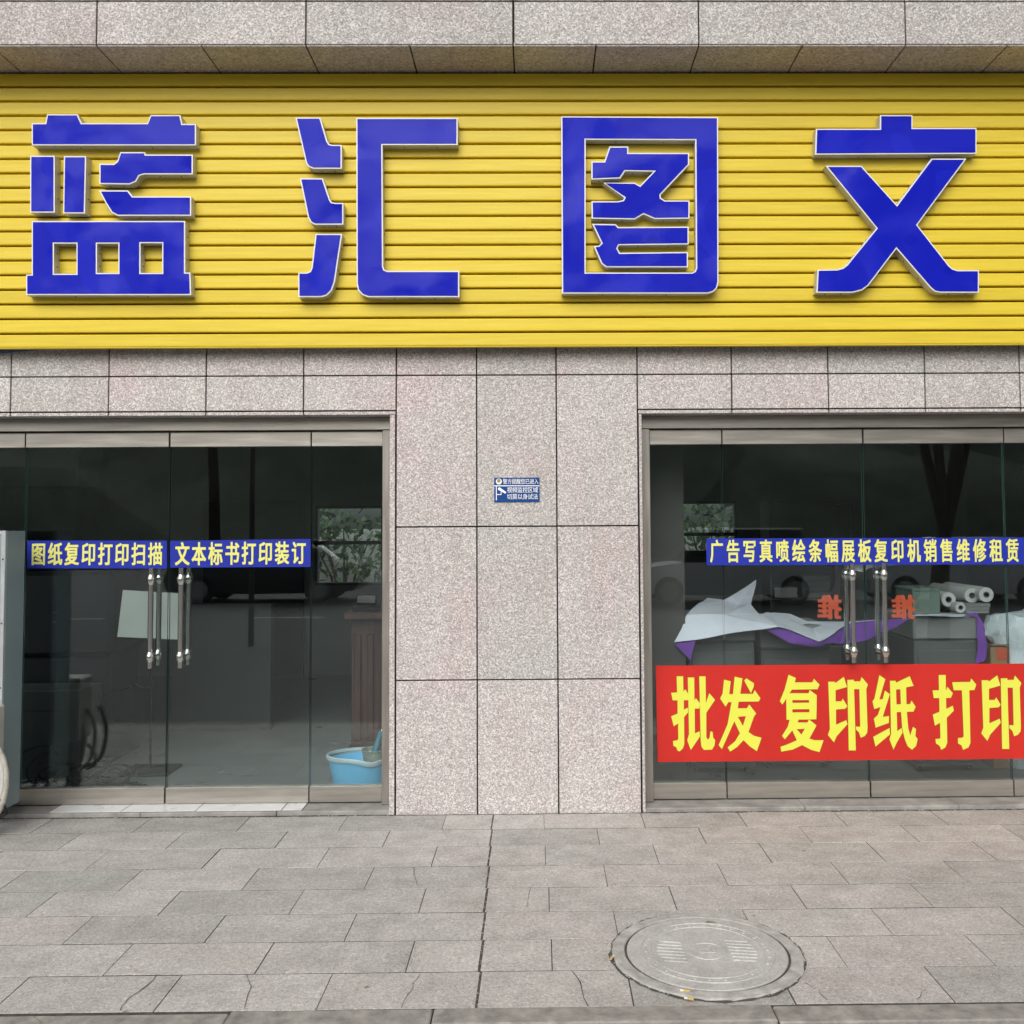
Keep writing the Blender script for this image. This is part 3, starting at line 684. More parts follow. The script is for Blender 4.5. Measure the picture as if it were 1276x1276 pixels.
for s in (-1, 1):                               # raised ribs of the cast pattern
    for i in range(7):
        x = MC.x + s * (.10 + .0); yy = MC.y + (i - 3) * .028
        ln = math.sqrt(max(0, .205 ** 2 - ((i - 3) * .028) ** 2))
        box(bm, *(sorted((MC.x + s * .088, MC.x + s * (ln - .01)))), yy - .0055, yy + .0055, 0.008, .0145, 0, .0018, Matrix.Rotation(rad(-9), 3, 'Z'))
for i in range(26):
    a = 2 * math.pi * i / 26; c_ = MC + Vector((math.cos(a) * .239, math.sin(a) * .239, 0))
    box(bm, c_.x - .006, c_.x + .006, c_.y - .006, c_.y + .006, .008, .0142, 0, .002)
for x in (-.032, -.02, -.006, .006, .02, .032): box(bm, MC.x + x - .003, MC.x + x + .003, MC.y - .016, MC.y + .016, .008, .0125, 0, .001)
for y in (-.014, 0, .014): box(bm, MC.x - .034, MC.x + .034, MC.y + y - .0022, MC.y + y + .0022, .008, .0122, 0, .001)
obj('lid', bm, 'iron', T)

# ------------------------------------------------------------------ litter
def butt(px, py, ang, lb, L_=.03):
    p = at(px, py, z=.012); d = Vector((math.cos(ang), math.sin(ang), 0)) * L_ / 2
    t = thing('cigarette_butt', lb, 'cigarette butt', p, 'cigarette butts by the manhole')
    bm = NB(); tube(bm, [p - d, p + d * .3], .0042, 10); obj('filter', bm, 'butt', t)
    bm = NB(); tube(bm, [p + d * .305, p + d], .004, 10); obj('paper', bm, 'butt_paper', t)
butt(853.5, 1234.5, 2.9, 'yellow cigarette butt lying on the near rim of the manhole, upper of two', .034)
butt(858.5, 1244.5, 2.75, 'yellow cigarette butt just off the near rim of the manhole, lower of two', .034)
butt(763, 1193, 1.1, 'yellow cigarette butt at the left edge of the manhole ring', .03)
p = at(884.5, 1150, z=.0125); bm = NB()
vs = [bm.verts.new(p + Vector(c_)) for c_ in ((-.024, 0, 0), (-.012, .009, .004), (.01, .008, .003), (.024, .001, .001), (.009, -.008, .004), (-.012, -.007, .002))]
bm.faces.new(vs); bmesh.ops.solidify(bm, geom=bm.faces[:], thickness=.001); tag(obj('dry_leaf', bm, 'leaf_dry'), 'dry yellow leaf lying on the far edge of the manhole lid', 'leaf')
bm = NB()
def crumb(x, y, z, s):
    n0 = len(bm.verts); bmesh.ops.create_icosphere(bm, subdivisions=1, radius=s); bm.verts.ensure_lookup_table()
    for v_ in bm.verts[n0:]: v_.co = Vector((v_.co.x * random.uniform(.7, 1.4), v_.co.y * random.uniform(.7, 1.3), v_.co.z * random.uniform(.4, .7))) + Vector((x, y, z))
for i in range(170): crumb(random.uniform(-3.2, -.87), .006 + random.gauss(0, .010) - .005, .003, random.uniform(.002, .006))
for i in range(170): crumb(random.uniform(.6, 3.3), .0 + random.gauss(0, .010) - .005, .003, random.uniform(.002, .006))
for i in range(70): crumb(random.uniform(-.86, .6), -.006 + random.gauss(0, .004), .002, random.uniform(.0015, .004))
for i in range(90):
    yy = random.uniform(-2.2, -.1); crumb(XL(yy) + .003 + random.gauss(0, .003), yy, -.001, random.uniform(.0015, .0035))
for i in range(60):
    a = random.uniform(0, 6.28); crumb(MC.x + math.cos(a) * .376, MC.y + math.sin(a) * .376, .005, random.uniform(.002, .006))
for i in range(120): crumb(random.uniform(-3, 3), random.uniform(-2.2, -.05), .002, random.uniform(.001, .0028))
tag(obj('grit', bm, 'crumb'), 'crumbs of mortar and grit along the thresholds and paving joints', 'grit', kind='stuff')

# ------------------------------------------------------------------ cable under the sign
bm = NB(); pts = [at(-60, 446, y=-.01), at(0, 437.5, y=-.012), at(30, 435, y=-.014), at(50, 432.8, y=-.02), at(75, 428, y=-.03)]
tube(bm, pts, .0055, 8); tube(bm, [p + Vector((0, -.002, -.012)) for p in pts[:4]] + [pts[4]], .004, 8)
tag(obj('loose_cable', bm, 'cable_blue', smooth=True), 'loose blue cable hanging under the left end of the yellow board', 'cable')

# ------------------------------------------------------------------ outdoor things at the left edge
CX, CZ = -3.02, 1.665
T = thing('display_case', 'tall aluminium framed glass display case cut by the left edge of the photo', 'display case', (-3.4, -.1, 0))
bm = NB()
for x0, x1 in ((CX - .028, CX - .003), (-3.9, -3.875)): box(bm, x0, x1, -.20, -.19, .1, CZ, 0, .002)
box(bm, CX - .87, CX - .029, -.198, -.19, CZ - .02, CZ); box(bm, CX - .87, CX - .029, -.198, -.19, .1, .13)
for x in (CX - .12, -3.89): box(bm, x - .01, x + .01, -.18, -.16, 0, .1)
for x in (CX - .12, -3.89): box(bm, x - .01, x + .01, -.03, -.01, 0, .1)
obj('frame', bm, 'alu', T)
bm = NB()
for z in (.42, .78, 1.14, 1.5): lathe(bm, [(.0001, 0), (.004, .0)], (0, 0, 0), 6) if 0 else box(bm, CX - .0195, CX - .0115, -.2025, -.2, z, z + .008)
obj('screws', bm, 'screw', T)
bm = NB(); box(bm, CX - .004, CX, -.1885, -.004, .1, CZ - .002); obj('side_glass', bm, 'acrylic', T)
bm = NB(); box(bm, CX - .87, CX - .03, -.196, -.191, .131, CZ - .021); obj('front_glass', bm, 'acrylic', T)
bm = NB(); box(bm, CX - .87, CX - .006, -.188, -.004, CZ - .006, CZ - .0025); obj('top_glass', bm, 'acrylic', T)
bm = NB()
for z in (1.13, 1.07): box(bm, CX - .87, CX - .03, -.187, -.18, z, z + .012)
obj('shelf', bm, 'alu', T)
bm = NB(); box(bm, CX - .87, CX - .03, -.02, -.012, .1, CZ - .01); obj('back_panel', bm, 'darkgrey', T)
ax = at(6, 920, y=-.24).x
T = thing('air_conditioner', 'cream metal air conditioner casing at the left edge beside the display case', 'air conditioner', (ax - .3, -.4, .3))
bm = NB(); box(bm, ax - .75, ax, -.42, -.24, .30, at(4, 884, y=-.42).z, 0, .012); obj('casing', bm, 'cream', T)
bm = NB()
for k in range(9): box(bm, ax - .7, ax - .08, -.426, -.4205, .36 + k * .035, .366 + k * .035)
obj('grille', bm, 'darkgrey', T)
bm = NB(); box(bm, ax - .7, ax - .66, -.4, -.26, 0, .3); obj('foot', bm, 'pole', T); bm = NB(); box(bm, ax - .09, ax - .05, -.4, -.26, 0, .3); obj('foot', bm, 'pole', T)
T = thing('hose_bundle', 'bundle of tape wrapped pale hoses looping to the ground at the left edge', 'hose', (-2.9, -.38, 0))
for j, (dx, rr_, mm) in enumerate(((-.012, .014, 'hose'), (-.034, .012, 'cable_white'), (-.055, .016, 'hose'))):
    bm = NB(); pts = []
    for (x, y) in ((0, 930), (7, 945), (11, 962), (11, 980), (7, 998), (1, 1012), (-10, 1022), (-42, 1026)):
        p = at(x, y, y=-.40 + j * .05); pts.append(p + Vector((dx, 0, max(0, .02 - p.z))))
    tube(bm, pts, rr_, 12); obj('hose', bm, mm, T, smooth=True)
bm = NB(); tube(bm, [at(-10, 985, y=-.36), at(4, 1000, y=-.35), at(8, 1014, y=-.33), at(-5, 1020, y=-.33)], .008, 8); obj('cable', bm, 'cable_black', T, smooth=True)

# ------------------------------------------------------------------ left room
fz = .031
p0, p1, p2, p3 = at(153, 735, y=.92), at(146, 793.6, y=.84), at(223.5, 797, y=.84), at(225.5, 739.5, y=.92)
bm = NB(); vs = [bm.verts.new(p) for p in (p0, p1, p2, p3)]; bm.faces.new(vs); bmesh.ops.solidify(bm, geom=bm.faces[:], thickness=.02)
T = thing('display_board', 'blank pale board standing tilted on a thin stand behind the left door handles', 'board', ((p1.x + p2.x) / 2, .9, fz))
obj('panel', bm, 'board', T)
bm = NB(); xm = (p1.x + p2.x) / 2
tube(bm, [(xm, .9, fz + .03), (xm, .91, p1.z + .1)], .010, 8); box(bm, xm - .16, xm + .16, .78, 1.05, fz, fz + .02); box(bm, xm - .18, xm + .18, .875, .89, p1.z - .02, p1.z + .01); obj('stand', bm, 'black', T)
# wide black plotter
T = thing('plotter_printer', 'large black wide format printer standing behind the left glass door', 'printer', (-3.6, 1.2, fz))
xr = at(139, 800, y=1.1).x; zt = at(100, 712, y=1.1).z
bm = NB(); box(bm, -4.7, xr, 1.1, 1.65, .78, zt, 0, .03); obj('body', bm, 'black', T)
bm = NB(); box(bm, -4.7, xr - .02, 1.13, 1.6, .50, .778, 0, .02); obj('paper_tray', bm, 'black', T)
for x in (-4.5, xr - .06):
    bm = NB(); box(bm, x - .04, x + .04, 1.2, 1.5, fz + .03, .499); box(bm, x - .05, x + .05, 1.12, 1.62, fz, fz + .0295); obj('leg', bm, 'black', T)
T = thing('grey_cabinet', 'low charcoal cabinet standing beside the tangle of cables', 'cabinet', (-3.35, .82, fz))
x1 = at(100, 900, y=.75).x; zt = at(80, 860, y=.75).z
bm = NB(); box(bm, x1 - .62, x1, .75, 1.05, fz, zt, 0, .006); obj('body', bm, 'partition', T)
bm = NB(); box(bm, x1 - .60, x1 - .02, .743, .749, fz + .05, zt - .14); obj('door', bm, 'partition', T)
bm = NB(); box(bm, x1 - .60, x1 - .02, .743, .749, zt - .13, zt - .02); obj('drawer', bm, 'partition', T)
bm = NB()
for i in range(16):
    c_ = Vector((random.uniform(-3.25, -2.75), random.uniform(.48, .66), fz)); R_ = random.uniform(.07, .17); a0 = random.uniform(0, 6); ti = random.uniform(0, .9)
    pts = []
    for s in range(22):
        a = a0 + s * .42; pts.append(c_ + Vector((math.cos(a) * R_ * (1 + .1 * s / 22), math.sin(a) * R_ * .6, .008 + .006 * i * .5 + ti * R_ * (1 + math.sin(a)) * .9)))
    tube(bm, pts, .0045, 6)
for i in range(7):
    p = Vector((-2.95, .52, fz + .006)); pts = []
    for s in range(10): pts.append(p.copy()); p += Vector((random.uniform(-.01, .09), random.uniform(-.03, .035), 0))
    tube(bm, pts, .0045, 6)
tag(obj('cable_tangle', bm, 'cable_black'), 'tangled heap of black cables on the floor behind the left glass door', 'cables')
T = thing('power_adapter', 'small white power adapter with a curling white cord on the dark wall panel', 'adapter', at(145, 843, y=2.2))
bm = NB(); a, b_ = at(138.5, 838, y=2.2), at(151, 849, y=2.2); box(bm, a.x, (a.x + b_.x) / 2 - .003, 2.16, 2.2, b_.z, a.z, 0, .003); box(bm, (a.x + b_.x) / 2, b_.x, 2.15, 2.2, b_.z, a.z, 0, .003); obj('plug', bm, 'cable_white', T)
bm = NB(); tube(bm, [at(148, 839, y=2.17), at(150, 834, y=2.16), at(158, 838, y=2.15), at(166, 847, y=2.15), at(173, 855, y=2.15), at(181, 858, y=2.15), at(188, 855, y=2.16), at(192, 848, y=2.18)], .004, 6); obj('cord', bm, 'cable_white', T, smooth=True)
bm = NB(); box(bm, -3.0, -2.2, 2.2, 2.3, fz, 1.05); tag(obj('low_partition', bm, 'partition'), 'low dark grey partition panel behind the tilted board', 'partition')
a, b_ = at(40, 558, y=2.4), at(97, 606, y=2.4)
T = thing('wall_cupboard', 'dull grey cupboard hanging high up behind the left door', 'cupboard', ((a.x + b_.x) / 2, 2.6, b_.z))
bm = NB(); box(bm, a.x - .3, b_.x, 2.4, 2.8, b_.z, a.z + .25, 0, .005); obj('body', bm, 'midgrey', T)
bm = NB(); box(bm, a.x - .25, b_.x - .02, 2.392, 2.399, b_.z + .02, a.z + .2); obj('door', bm, 'midgrey', T)
bm = NB(); box(bm, a.x - .32, a.x - .30, 2.4, 2.8, fz, 2.9); obj('side_panel', bm, 'midgrey', T)
# reception counter
x0 = at(438, 800, y=1.25).x; zt = at(455, 763, y=1.2).z
T = thing('reception_counter', 'dark brown wooden counter with fluted front behind the mop bucket', 'counter', (x0 + .4, 1.5, fz))
bm = NB(); box(bm, x0 - .04, -.82, 1.17, 1.85, zt - .05, zt, 0, .008); obj('top', bm, 'wood', T)
bm = NB(); box(bm, x0, -.82, 1.26, 1.8, fz + .08, zt - .051)
for i in range(6): box(bm, x0 + .02 + i * .09, x0 + .07 + i * .09, 1.245, 1.2595, fz + .12, zt - .16, 0, .006)
obj('front', bm, 'wood', T)
bm = NB(); box(bm, x0 - .02, -.82, 1.225, 1.8, fz, fz + .079, 0, .006); obj('plinth', bm, 'wood', T)
# desk phone-like machine on the counter
T = thing('card_machine', 'black desk machine on the dark wooden counter', 'machine', (x0 + .1, 1.35, zt))
bm = NB(); box(bm, x0 + .0, x0 + .17, 1.25, 1.45, zt, zt + .035, 0, .008); obj('base', bm, 'black', T)
bm = NB(); box(bm, x0 + .01, x0 + .16, 1.35, 1.40, zt + .036, zt + .11, 0, .01, Matrix.Rotation(rad(-20), 3, 'X')); obj('screen', bm, 'black', T)
# bucket
bc = Vector((at(450, 960, y=.62).x, .62, fz))
T = thing('mop_bucket', 'light blue oval plastic mop bucket on the floor behind the narrow glass panel', 'bucket', bc)
bm = NB(); lathe(bm, [(0, 0), (.165, 0), (.172, .01), (.197, .175), (.194, .175), (.166, .014), (0, .012)], bc, 40, 1.12, .82); obj('tub', bm, 'bucket', T, smooth=True)
bm = NB(); lathe(bm, [(.194, .176), (.206, .176), (.211, .186), (.211, .205), (.204, .212), (.196, .209), (.193, .19)], bc, 40, 1.12, .82)
for v_ in bm.verts:                              # the rim dips at the front spout
    d = (v_.co.x - bc.x - .10) / .075
    if v_.co.y < bc.y: v_.co.z -= .030 * math.exp(-d * d)
obj('rim', bm, 'rim', T, smooth=True)
bm = NB(); wc = bc + Vector((.10, -.03, .155)); lathe(bm, [(0, 0), (.075, .0), (.088, .085), (.092, .085), (.094, .092), (.086, .095), (.082, .085), (.07, .01), (0, .01)], wc, 26); obj('wringer_basket', bm, 'basket', T, smooth=True)
T.scale = (.95, .95, .86); wc = wc - Vector((0, 0, .022))
T = thing('mop', 'mop with a thin metal handle and teal grip standing in the blue bucket', 'mop', wc + Vector((0, 0, .012)))
base = wc + Vector((-.01, 0, .05)); tip = base + Vector((.32, .55, 1.15)); dr = (tip - base).normalized()
bm = NB(); tube(bm, [base + dr * .14, tip], .009, 10); obj('handle', bm, 'chrome', T, smooth=True)
bm = NB(); tube(bm, [base, base + dr * .04, base + dr * .14, base + dr * .15], [.028, .022, .017, .011], 12); obj('grip', bm, 'teal', T, smooth=True)
bm = NB()
for i in range(40):
    a = random.uniform(0, 6.28); r1 = random.uniform(.02, .068)
    tube(bm, [base, base + Vector((math.cos(a) * r1 * .6, math.sin(a) * r1 * .6, .015)), base + Vector((math.cos(a) * r1, math.sin(a) * r1, -.025))], .005, 5)
obj('mop_head', bm, 'mop', T)

# ------------------------------------------------------------------ right room
def copier(x0, x1, y0, y1, zt, label):
    t = thing('copier', label, 'copier', ((x0 + x1) / 2, y0, fz), 'dark grey copiers under the cloth')
    bm = NB(); box(bm, x0, x1, y0, y1, fz + .04, zt - .16, 0, .008); obj('body', bm, 'darkgrey', t)
    bm = NB(); box(bm, x0 - .004, x1 + .004, y0 - .01, y1, zt - .155, zt, 0, .012); obj('scanner_lid', bm, 'midgrey', t)
    n = 3
    for i in range(n):
        z0 = fz + .07 + i * (zt - .28 - fz) / n; bm = NB(); box(bm, x0 + .02, x1 - .02, y0 - .009, y0 - .001, z0, z0 + (zt - .28 - fz) / n - .012, 0, .004); obj('paper_tray', bm, 'darkgrey', t)
    bm = NB()
    for x in (x0 + .05, x1 - .05):
        for y in (y0 + .05, y1 - .05): sphere(bm, (x, y, fz + .02), .02)
    obj('castor', bm, 'black', t)
ty = .72
zt = at(900, 768, y=ty).z - .012
copier(at(858, 800, y=ty).x, at(940, 800, y=ty).x, ty, ty + .6, zt, 'dark grey copier under the left end of the white cloth')
copier(at(952, 800, y=ty).x, at(1040, 800, y=ty).x, ty + .1, ty + .6, zt - .06, 'dark grey copier under the sagging middle of the white cloth')
zt2 = at(1180, 768, y=ty).z
copier(at(1139, 800, y=ty).x, at(1217, 800, y=ty).x, ty, ty + .6, zt2, 'larger grey copier right of the door handles carrying the paper rolls')
def sheet(name, pts, faces, mm, th=.004):
    bm = NB(); V = [bm.verts.new(at(px, py, y=y)) for px, py, y in pts]
    for f_ in faces: bm.faces.new([V[i] for i in f_])
    bmesh.ops.triangulate(bm, faces=bm.faces[:])
    bmesh.ops.subdivide_edges(bm, edges=bm.edges[:], cuts=3, use_grid_fill=True, smooth=.12)
    bmesh.ops.recalc_face_normals(bm, faces=bm.faces)
    for v_ in bm.verts: v_.co += Vector((math.sin(v_.co.z * 31 + v_.co.x * 9), math.sin(v_.co.x * 23 + v_.co.z * 15), math.sin(v_.co.x * 17 + v_.co.y * 21))) * .004
    bmesh.ops.solidify(bm, geom=bm.faces[:], thickness=th)
    return bm
T = thing('dust_cloth', 'crumpled white sheet with purple underside thrown over the copiers', 'cloth', (1.7, .75, .9))
bm = sheet('c', [(841, 801, 0.57), (856, 766, 0.65), (881, 744.5, 1.30), (902, 748, 1.15), (942, 722, 1.05), (936, 752, 0.90), (945, 765, 0.75), (969, 781, 0.57), (902, 766, 0.67), (901, 791, 0.57), (965, 763, 1.05), (985, 765, 1.00), (1007, 775, 0.95), (988, 786, 0.60), (1020, 798, 0.55), (1040, 789, 0.58), (1054, 777, 0.70), (1092, 772, 0.85), (912, 742, 1.17), (920, 754, 1.05)],
          [(0, 1, 8, 9), (1, 2, 3, 8), (9, 8, 6, 7), (3, 18, 19), (3, 19, 8), (18, 4, 19), (4, 5, 19), (19, 5, 6, 8), (6, 10, 11, 7), (7, 11, 12, 13), (13, 12, 15, 14), (12, 16, 15), (12, 17, 16)], 'cloth')
obj('white_side', bm, 'cloth', T)
bm = sheet('p', [(841, 803, 0.58), (867, 797, 0.59), (860, 823, 0.58), (955, 785, 0.60), (976, 783, 0.60), (988, 788, 0.61), (1020, 800, 0.56), (1020, 805, 0.57), (985, 802, 0.60), (1040, 792, 0.59), (1054, 779, 0.71), (1094, 772, 0.75), (1134, 771, 0.75), (1104, 787, 0.65), (1082, 797, 0.63), (1046, 803, 0.60), (1030, 801, 0.58)],
          [(0, 1, 2), (3, 4, 8), (4, 5, 8), (5, 6, 7, 8), (6, 9, 16, 7), (9, 10, 15, 16), (10, 11, 14, 15), (11, 12, 13, 14)], 'purple')
obj('purple_side', bm, 'purple', T, smooth=True)
T = thing('table_cover', 'white topped purple cover draped over the right copier beside the cartons', 'cloth', (2.5, .7, zt2))
bm = sheet('w', [(1137, 766, 0.67), (1170, 764, 0.95), (1205, 763, 1.00), (1219, 764, 1.05), (1200, 767, 0.68), (1170, 768, 0.65)], [(0, 1, 5), (1, 2, 4, 5), (2, 3, 4)], 'cloth', .003)
obj('white_side', bm, 'cloth', T, smooth=True)
bm = sheet('d', [(1200, 765, 0.69), (1216, 764, 0.70), (1226, 780, 0.67), (1230, 802, 0.66), (1227, 824, 0.67), (1216, 829, 0.69), (1218, 800, 0.69), (1217, 770, 0.69)], [(0, 1, 7), (1, 2, 6, 7), (2, 3, 6), (3, 4, 5, 6)], 'purple')
obj('purple_side', bm, 'purple', T, smooth=True)
def roll(px, py, rp, lb, y0=.95, mm='paper'):
    c_ = at(px, py, y=y0); r_ = rp * (y0 + D) / F
    t = thing('paper_roll', lb, 'paper roll', c_, 'rolls of paper on the right copier')
    bm = NB()
    prof = [(r_ * .42, 0), (r_, 0), (r_, .62), (r_ * .42, .62), (r_ * .42, 0)]
    n = 28; rings = [[bm.verts.new((c_.x + a * math.cos(2 * math.pi * k_ / n), c_.y + b2, c_.z + a * math.sin(2 * math.pi * k_ / n))) for k_ in range(n)] for a, b2 in prof[:-1]]
    for q_ in range(4):
        u, w = rings[q_], rings[(q_ + 1) % 4]
        for k_ in range(n): bm.faces.new((u[k_], u[(k_ + 1) % n], w[(k_ + 1) % n], w[k_]))
    obj('paper', bm, mm, t, smooth=True)
    bm = NB(); ro, ri = r_ * .415, r_ * .34; prof = [(ri, -.004), (ro, -.004), (ro, .6), (ri, .6)]
    rings = [[bm.verts.new((c_.x + a * math.cos(2 * math.pi * k_ / n), c_.y + b2, c_.z + a * math.sin(2 * math.pi * k_ / n))) for k_ in range(n)] for a, b2 in prof]
    for q_ in range(4):
        u, w = rings[q_], rings[(q_ + 1) % 4]
        for k_ in range(n): bm.faces.new((u[k_], u[(k_ + 1) % n], w[(k_ + 1) % n], w[k_]))
    obj('core', bm, 'darkgrey', t, smooth=True)
roll(1182, 747, 9, 'paper roll nearest the grey green box, leftmost of the row', .95)
roll(1197, 757, 6.5, 'thin paper roll lying in front, below the others', .86)
roll(1211, 742, 9, 'paper roll in the middle of the row on the copier', .97)
roll(1229, 741, 9.2, 'paper roll at the right end of the row with the widest open core', .9)
a, b_ = at(1137, 737, y=.85), at(1172, 765, y=.85); bm = NB(); box(bm, a.x, b_.x, .85, 1.17, zt2 + .004, a.z, 0, .004)
T = thing('file_box', 'grey green cardboard box left of the paper rolls', 'box', ((a.x + b_.x) / 2, 1.0, zt2)); obj('body', bm, 'greenbox', T)
bm = NB(); box(bm, a.x - .003, b_.x + .003, 0.847, 1.173, a.z + .0005, a.z + .02, 0, .003); obj('lid', bm, 'greenbox', T)
a, b_ = at(1203, 754, y=.86), at(1234, 766, y=.86); bm = NB(); T = thing('paper_ream', 'flat grey stack of paper under the right end of the rolls', 'paper stack', ((a.x + b_.x) / 2, 1.0, b_.z))
for k_ in range(3): box(bm, a.x + random.uniform(-.008, .008), b_.x + random.uniform(-.008, .008), 0.865, 1.14, zt2 + .006 + k_ * .022, zt2 + .026 + k_ * .022)
obj('sheets', bm, 'midgrey', T)
def carton(px0, px1, py0, py1, y, lb, mm='carton'):
    a, b_ = at(px0, py0, y=y), at(px1, py1, y=y)
    t = thing('carton', lb, 'carton', ((a.x + b_.x) / 2, y + .15, b_.z), 'cardboard cartons at the right')
    bm = NB(); box(bm, a.x, b_.x, y, y + .34, b_.z, a.z, 0, .004); obj('body', bm, mm, t)
    bm = NB(); box(bm, a.x + .002, b_.x - .002, y - .012, y + .17, a.z + .0005, a.z + .008, 0, 0, Matrix.Rotation(rad(-6), 3, 'X')); obj('flap', bm, mm, t)
    return t
fy = lambda y: 653 + (H - fz) * F / (y + D)
carton(1226, 1250, 782, fy(1.1), 1.1, 'taller brown carton behind, next to the purple drape')
t = carton(1234, 1262, 806, fy(.8), .8, 'brown carton with a red printed panel in front of the taller one')
a, b_ = at(1242, 808, y=.798), at(1257, 822, y=.798); bm = NB(); box(bm, a.x, b_.x, 0.7965, .799, b_.z, a.z); obj('printed_panel', bm, 'sticker_red', t)
# plastic bag
bc = at(1285, 850, y=.75); n = 20; bm = NB(); prev = None; rings = []
for j in range(15):
    z = .031 + j * (at(1270, 768, y=.75).z - .031) / 14; R_ = .27 - .05 * j / 14 + .03 * math.sin(j * 1.1)
    rings.append([bm.verts.new((bc.x + .06 + R_ * (1 + .13 * math.sin(3 * i * 6.283 / n + j * .9) + random.uniform(-.05, .05)) * math.cos(i * 6.283 / n) - .0, .92 + R_ * .6 * (1 + .12 * math.sin(5 * i * 6.283 / n + j) + random.uniform(-.05, .05)) * math.sin(i * 6.283 / n), z + (random.uniform(-.03, .03) if j > 12 else 0))) for i in range(n)])
for u, w in zip(rings, rings[1:]):
    for i in range(n): bm.faces.new((u[i], u[(i + 1) % n], w[(i + 1) % n], w[i]))
bm.faces.new(rings[0]); bm.faces.new(rings[-1])
tag(obj('plastic_bag', bm, 'bag', smooth=True), 'full white plastic bag standing at the right edge behind the glass', 'bag')

# ------------------------------------------------------------------ across the street (seen as reflections in the glass)
def car(name, x, y, rz, paint, label, suv=False):
    t = thing(name, label, 'car', (x, y, -.118), 'parked cars across the road'); t.rotation_euler.z = rz
    o_ = Vector((x, y, -.118)); L_ = 2.25; hw = .88; top = 1.68 if suv else 1.45
    def loft(secs):
        bm = NB(); rings = []
        for (px_, zb, ztp, wb, wt) in secs: rings.append([bm.verts.new(o_ + Vector((px_, s * w, z))) for s, w, z in ((-1, wb, zb), (-1, hw if wb > .7 else wb, (zb + ztp) * .5), (-1, wt, ztp), (1, wt, ztp), (1, hw if wb > .7 else wb, (zb + ztp) * .5), (1, wb, zb))])
        for u, w in zip(rings, rings[1:]):
            for i in range(6): bm.faces.new((u[i], u[(i + 1) % 6], w[(i + 1) % 6], w[i]))
        bm.faces.new(rings[0]); bm.faces.new(rings[-1][::-1]); return bm
    obj('body', loft([(-L_, .45, .72, .72, .70), (-L_ + .1, .28, .80, .84, .78), (-1.1, .24, .93, .86, .80), (.0, .22, .96, .86, .82), (1.5, .24, .97, .86, .80), (L_ - .1, .28, .93 if not suv else 1.0, .84, .76), (L_, .42, .86, .76, .72)]), paint, t, smooth=True)
    e = 2.05 if suv else 1.7
    obj('windows', loft([(-1.1, .93, .95, .70, .69), (-.45, .94, top - .07, .78, .62), (.2, .95, top - .03, .79, .64), (e - .5, .95, top - .06, .78, .62), (e, .96, .99, .70, .66)]), 'car_glass', t, smooth=True)
    bm = NB(); box(bm, x - .42, x + e - .42, y - .6, y + .6, o_.z + top - .05, o_.z + top, 0, .02); obj('roof', bm, paint, t)
    for wx in (-1.4, 1.35):
        for s in (-1, 1):
            bm = NB(); tube(bm, [o_ + Vector((wx, s * .70, .32)), o_ + Vector((wx, s * .885, .32))], .32, 24); wl = obj('wheel', bm, 'tyre', t)
            bm = NB(); tube(bm, [o_ + Vector((wx, s * .86, .32)), o_ + Vector((wx, s * .892, .32))], .21, 18); obj('rim', bm, 'car_silver', wl)
    for s in (-1, 1):
        bm = NB(); box(bm, x + L_ - .22, x + L_ + .005, y + s * .66 - .15, y + s * .66 + .15, o_.z + .70, o_.z + .88, 0, .02); obj('tail_light', bm, 'tail', t)
        bm = NB(); box(bm, x - L_ - .005, x - L_ + .25, y + s * .62 - .16, y + s * .62 + .16, o_.z + .60, o_.z + .73, 0, .02); obj('headlight', bm, 'lampglass', t)
    return t
car('parked_car', 4.2, -15.6, 0, 'car_white', 'white estate car parked across the road, mirrored in the right doors', True)
car('parked_car', 9.3, -15.4, 0, 'car_white', 'white saloon car parked across the road, mirrored at the far right')
car('parked_car', -6.5, -17, 0, 'car_dark', 'dark car parked across the road, mirrored in the left doors')
def tree(x, y, h, label, lean, fork=.45):
    t = thing('street_tree', label, 'tree', (x, y, -.12), 'street trees across the road')
    bm = NB(); top = Vector((x + lean, y, h * fork))
    tube(bm, [(x, y, -.12), (x + lean * .3, y, h * fork * .45), top], [.17, .14, .11], 10)
    tips = []
    for i in range(7):
        a = i * .9 + .3; e = top + Vector((math.cos(a) * h * .16, math.sin(a) * h * .12, h * random.uniform(.6 - fork, .87 - fork)))
        tube(bm, [top - Vector((0, 0, .3)), top.lerp(e, .5) + Vector((0, 0, .2)), e], [.09, .06, .025], 7); tips.append(e)
    obj('trunk', bm, 'bark', t)
    bm = NB()
    for i in range(2600):
        c_ = random.choice(tips) + Vector((random.gauss(0, h * .09), random.gauss(0, h * .08), random.gauss(0, h * .07)))
        a, b2 = Vector((random.uniform(-1, 1), random.uniform(-1, 1), random.uniform(-1, 1))).normalized() * .09, Vector((random.uniform(-1, 1), random.uniform(-1, 1), random.uniform(-1, 1))).normalized() * .07
        bm.faces.new([bm.verts.new(c_ + a), bm.verts.new(c_ + b2), bm.verts.new(c_ - a), bm.verts.new(c_ - b2)])
    obj('crown', bm, 'leaf', t, recalc=False)
tree(6.1, -8.6, 7, 'forked street tree by the kerb, mirrored in the right doors', .15, .25)
tree(-8.5, -19, 13, 'leafy street tree beyond the road on the left', -.2)
tree(1.5, -20, 14, 'leafy street tree beyond the road in the middle', .3)
tree(14, -19, 13, 'leafy street tree beyond the road on the far right', .1)
T = thing('street_lamp', 'slim dark street lamp post by the road, mirrored in the left doors', 'street lamp', (-4.35, -8.4, -.12))
bm = NB(); tube(bm, [(-4.35, -8.4, -.12), (-4.35, -8.4, 6)], [.045, .03], 12); obj('pole', bm, 'pole', T, smooth=True)
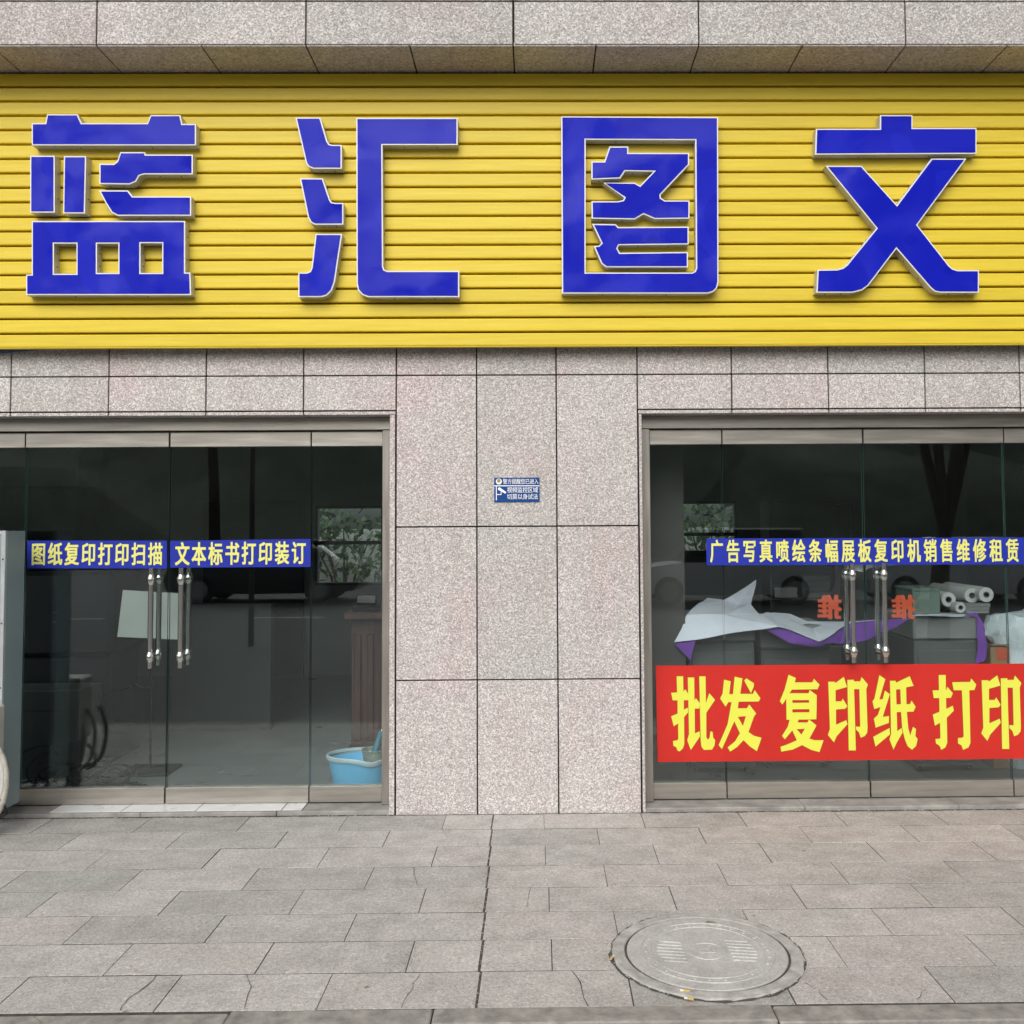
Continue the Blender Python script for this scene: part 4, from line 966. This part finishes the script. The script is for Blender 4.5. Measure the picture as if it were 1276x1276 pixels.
bm = NB(); tube(bm, [(-4.35, -8.4, 5.9), (-4.35, -8.9, 6.3), (-4.35, -9.6, 6.4)], .03, 8); obj('arm', bm, 'pole', T, smooth=True)
bm = NB(); box(bm, -4.47, -4.23, -10.1, -9.5, 6.35, 6.45, 0, .03); obj('lamp_head', bm, 'lampglass', T)

# shrubs in the yard behind, seen through the two small back windows
def shrub(x, y, h, label):
    t = thing('yard_shrub', label, 'shrub', (x, y, -.41), 'shrubs in the yard behind the shop')
    bm = NB(); tips = []
    for i in range(8):
        a = i * .8; e = Vector((x + math.cos(a) * .5, y + math.sin(a) * .3, h * random.uniform(.6, .95) - .4)); tips.append(e); tube(bm, [(x, y, -.41), Vector((x, y, h * .4 - .4)).lerp(e, .4), e], [.03, .02, .008], 6)
    obj('stem', bm, 'bark', t); bm = NB()
    for i in range(420):
        c_ = random.choice(tips) + Vector((random.gauss(0, .28), random.gauss(0, .2), random.gauss(0, .3))); c_.z = max(c_.z, -.3)
        a, b2 = [Vector((random.uniform(-1, 1), random.uniform(-1, 1), random.uniform(-1, 1))).normalized() for _ in range(2)]
        bm.faces.new([bm.verts.new(c_ + a * .08), bm.verts.new(c_ + b2 * .045), bm.verts.new(c_ - a * .08), bm.verts.new(c_ - b2 * .045)])
    obj('leaves', bm, 'leaf', t, recalc=False)
shrub(-3.9, 9.2, 2.6, 'green shrub outside the back window of the left room')
shrub(-3.0, 9.0, 2.2, 'lower green shrub outside the back window of the left room')
shrub(2.6, 9.2, 2.6, 'green shrub outside the back window of the right room')

# shelves at the back of both rooms
def shelf(x0, x1, y, zt, n, label):
    t = thing('shelf_unit', label, 'shelf', ((x0 + x1) / 2, y, fz), 'shelf units at the back of the rooms')
    for x in (x0, x1 - .02):
        bm = NB(); box(bm, x, x + .02, y, y + .35, fz, zt); obj('side_panel', bm, 'darkgrey', t)
    for k_ in range(n):
        z = fz + .06 + k_ * (zt - fz - .09) / (n - 1); bm = NB(); box(bm, x0 + .021, x1 - .021, y + .005, y + .345, z, z + .018); obj('shelf_board', bm, 'darkgrey', t)
        if k_ < n - 1:
            x = x0 + .04
            while x < x1 - .3:
                w, hh = random.uniform(.2, .28), random.uniform(.04, .22)
                p_ = thing('paper_stack', 'stack of paper on the shelves at the back', 'paper stack', (x + w / 2, y + .15, z + .018), 'paper stacks on the back shelves')
                bm = NB()
                for q_ in range(4): box(bm, x + random.uniform(0, .012), x + w - random.uniform(0, .012), y + .03 + random.uniform(0, .012), y + .32, z + .0185 + hh * q_ / 4, z + .0185 + hh * (q_ + 1) / 4 - .002)
                obj('sheets', bm, random.choice(['paper', 'carton', 'midgrey', 'greenbox']), p_); x += w + random.uniform(.03, .2)
a, b_ = at(958, 625, y=3.2), at(1062, 625, y=3.2); shelf(a.x, b_.x, 3.2, a.z, 5, 'dark shelf unit with paper stacks at the back of the right room')
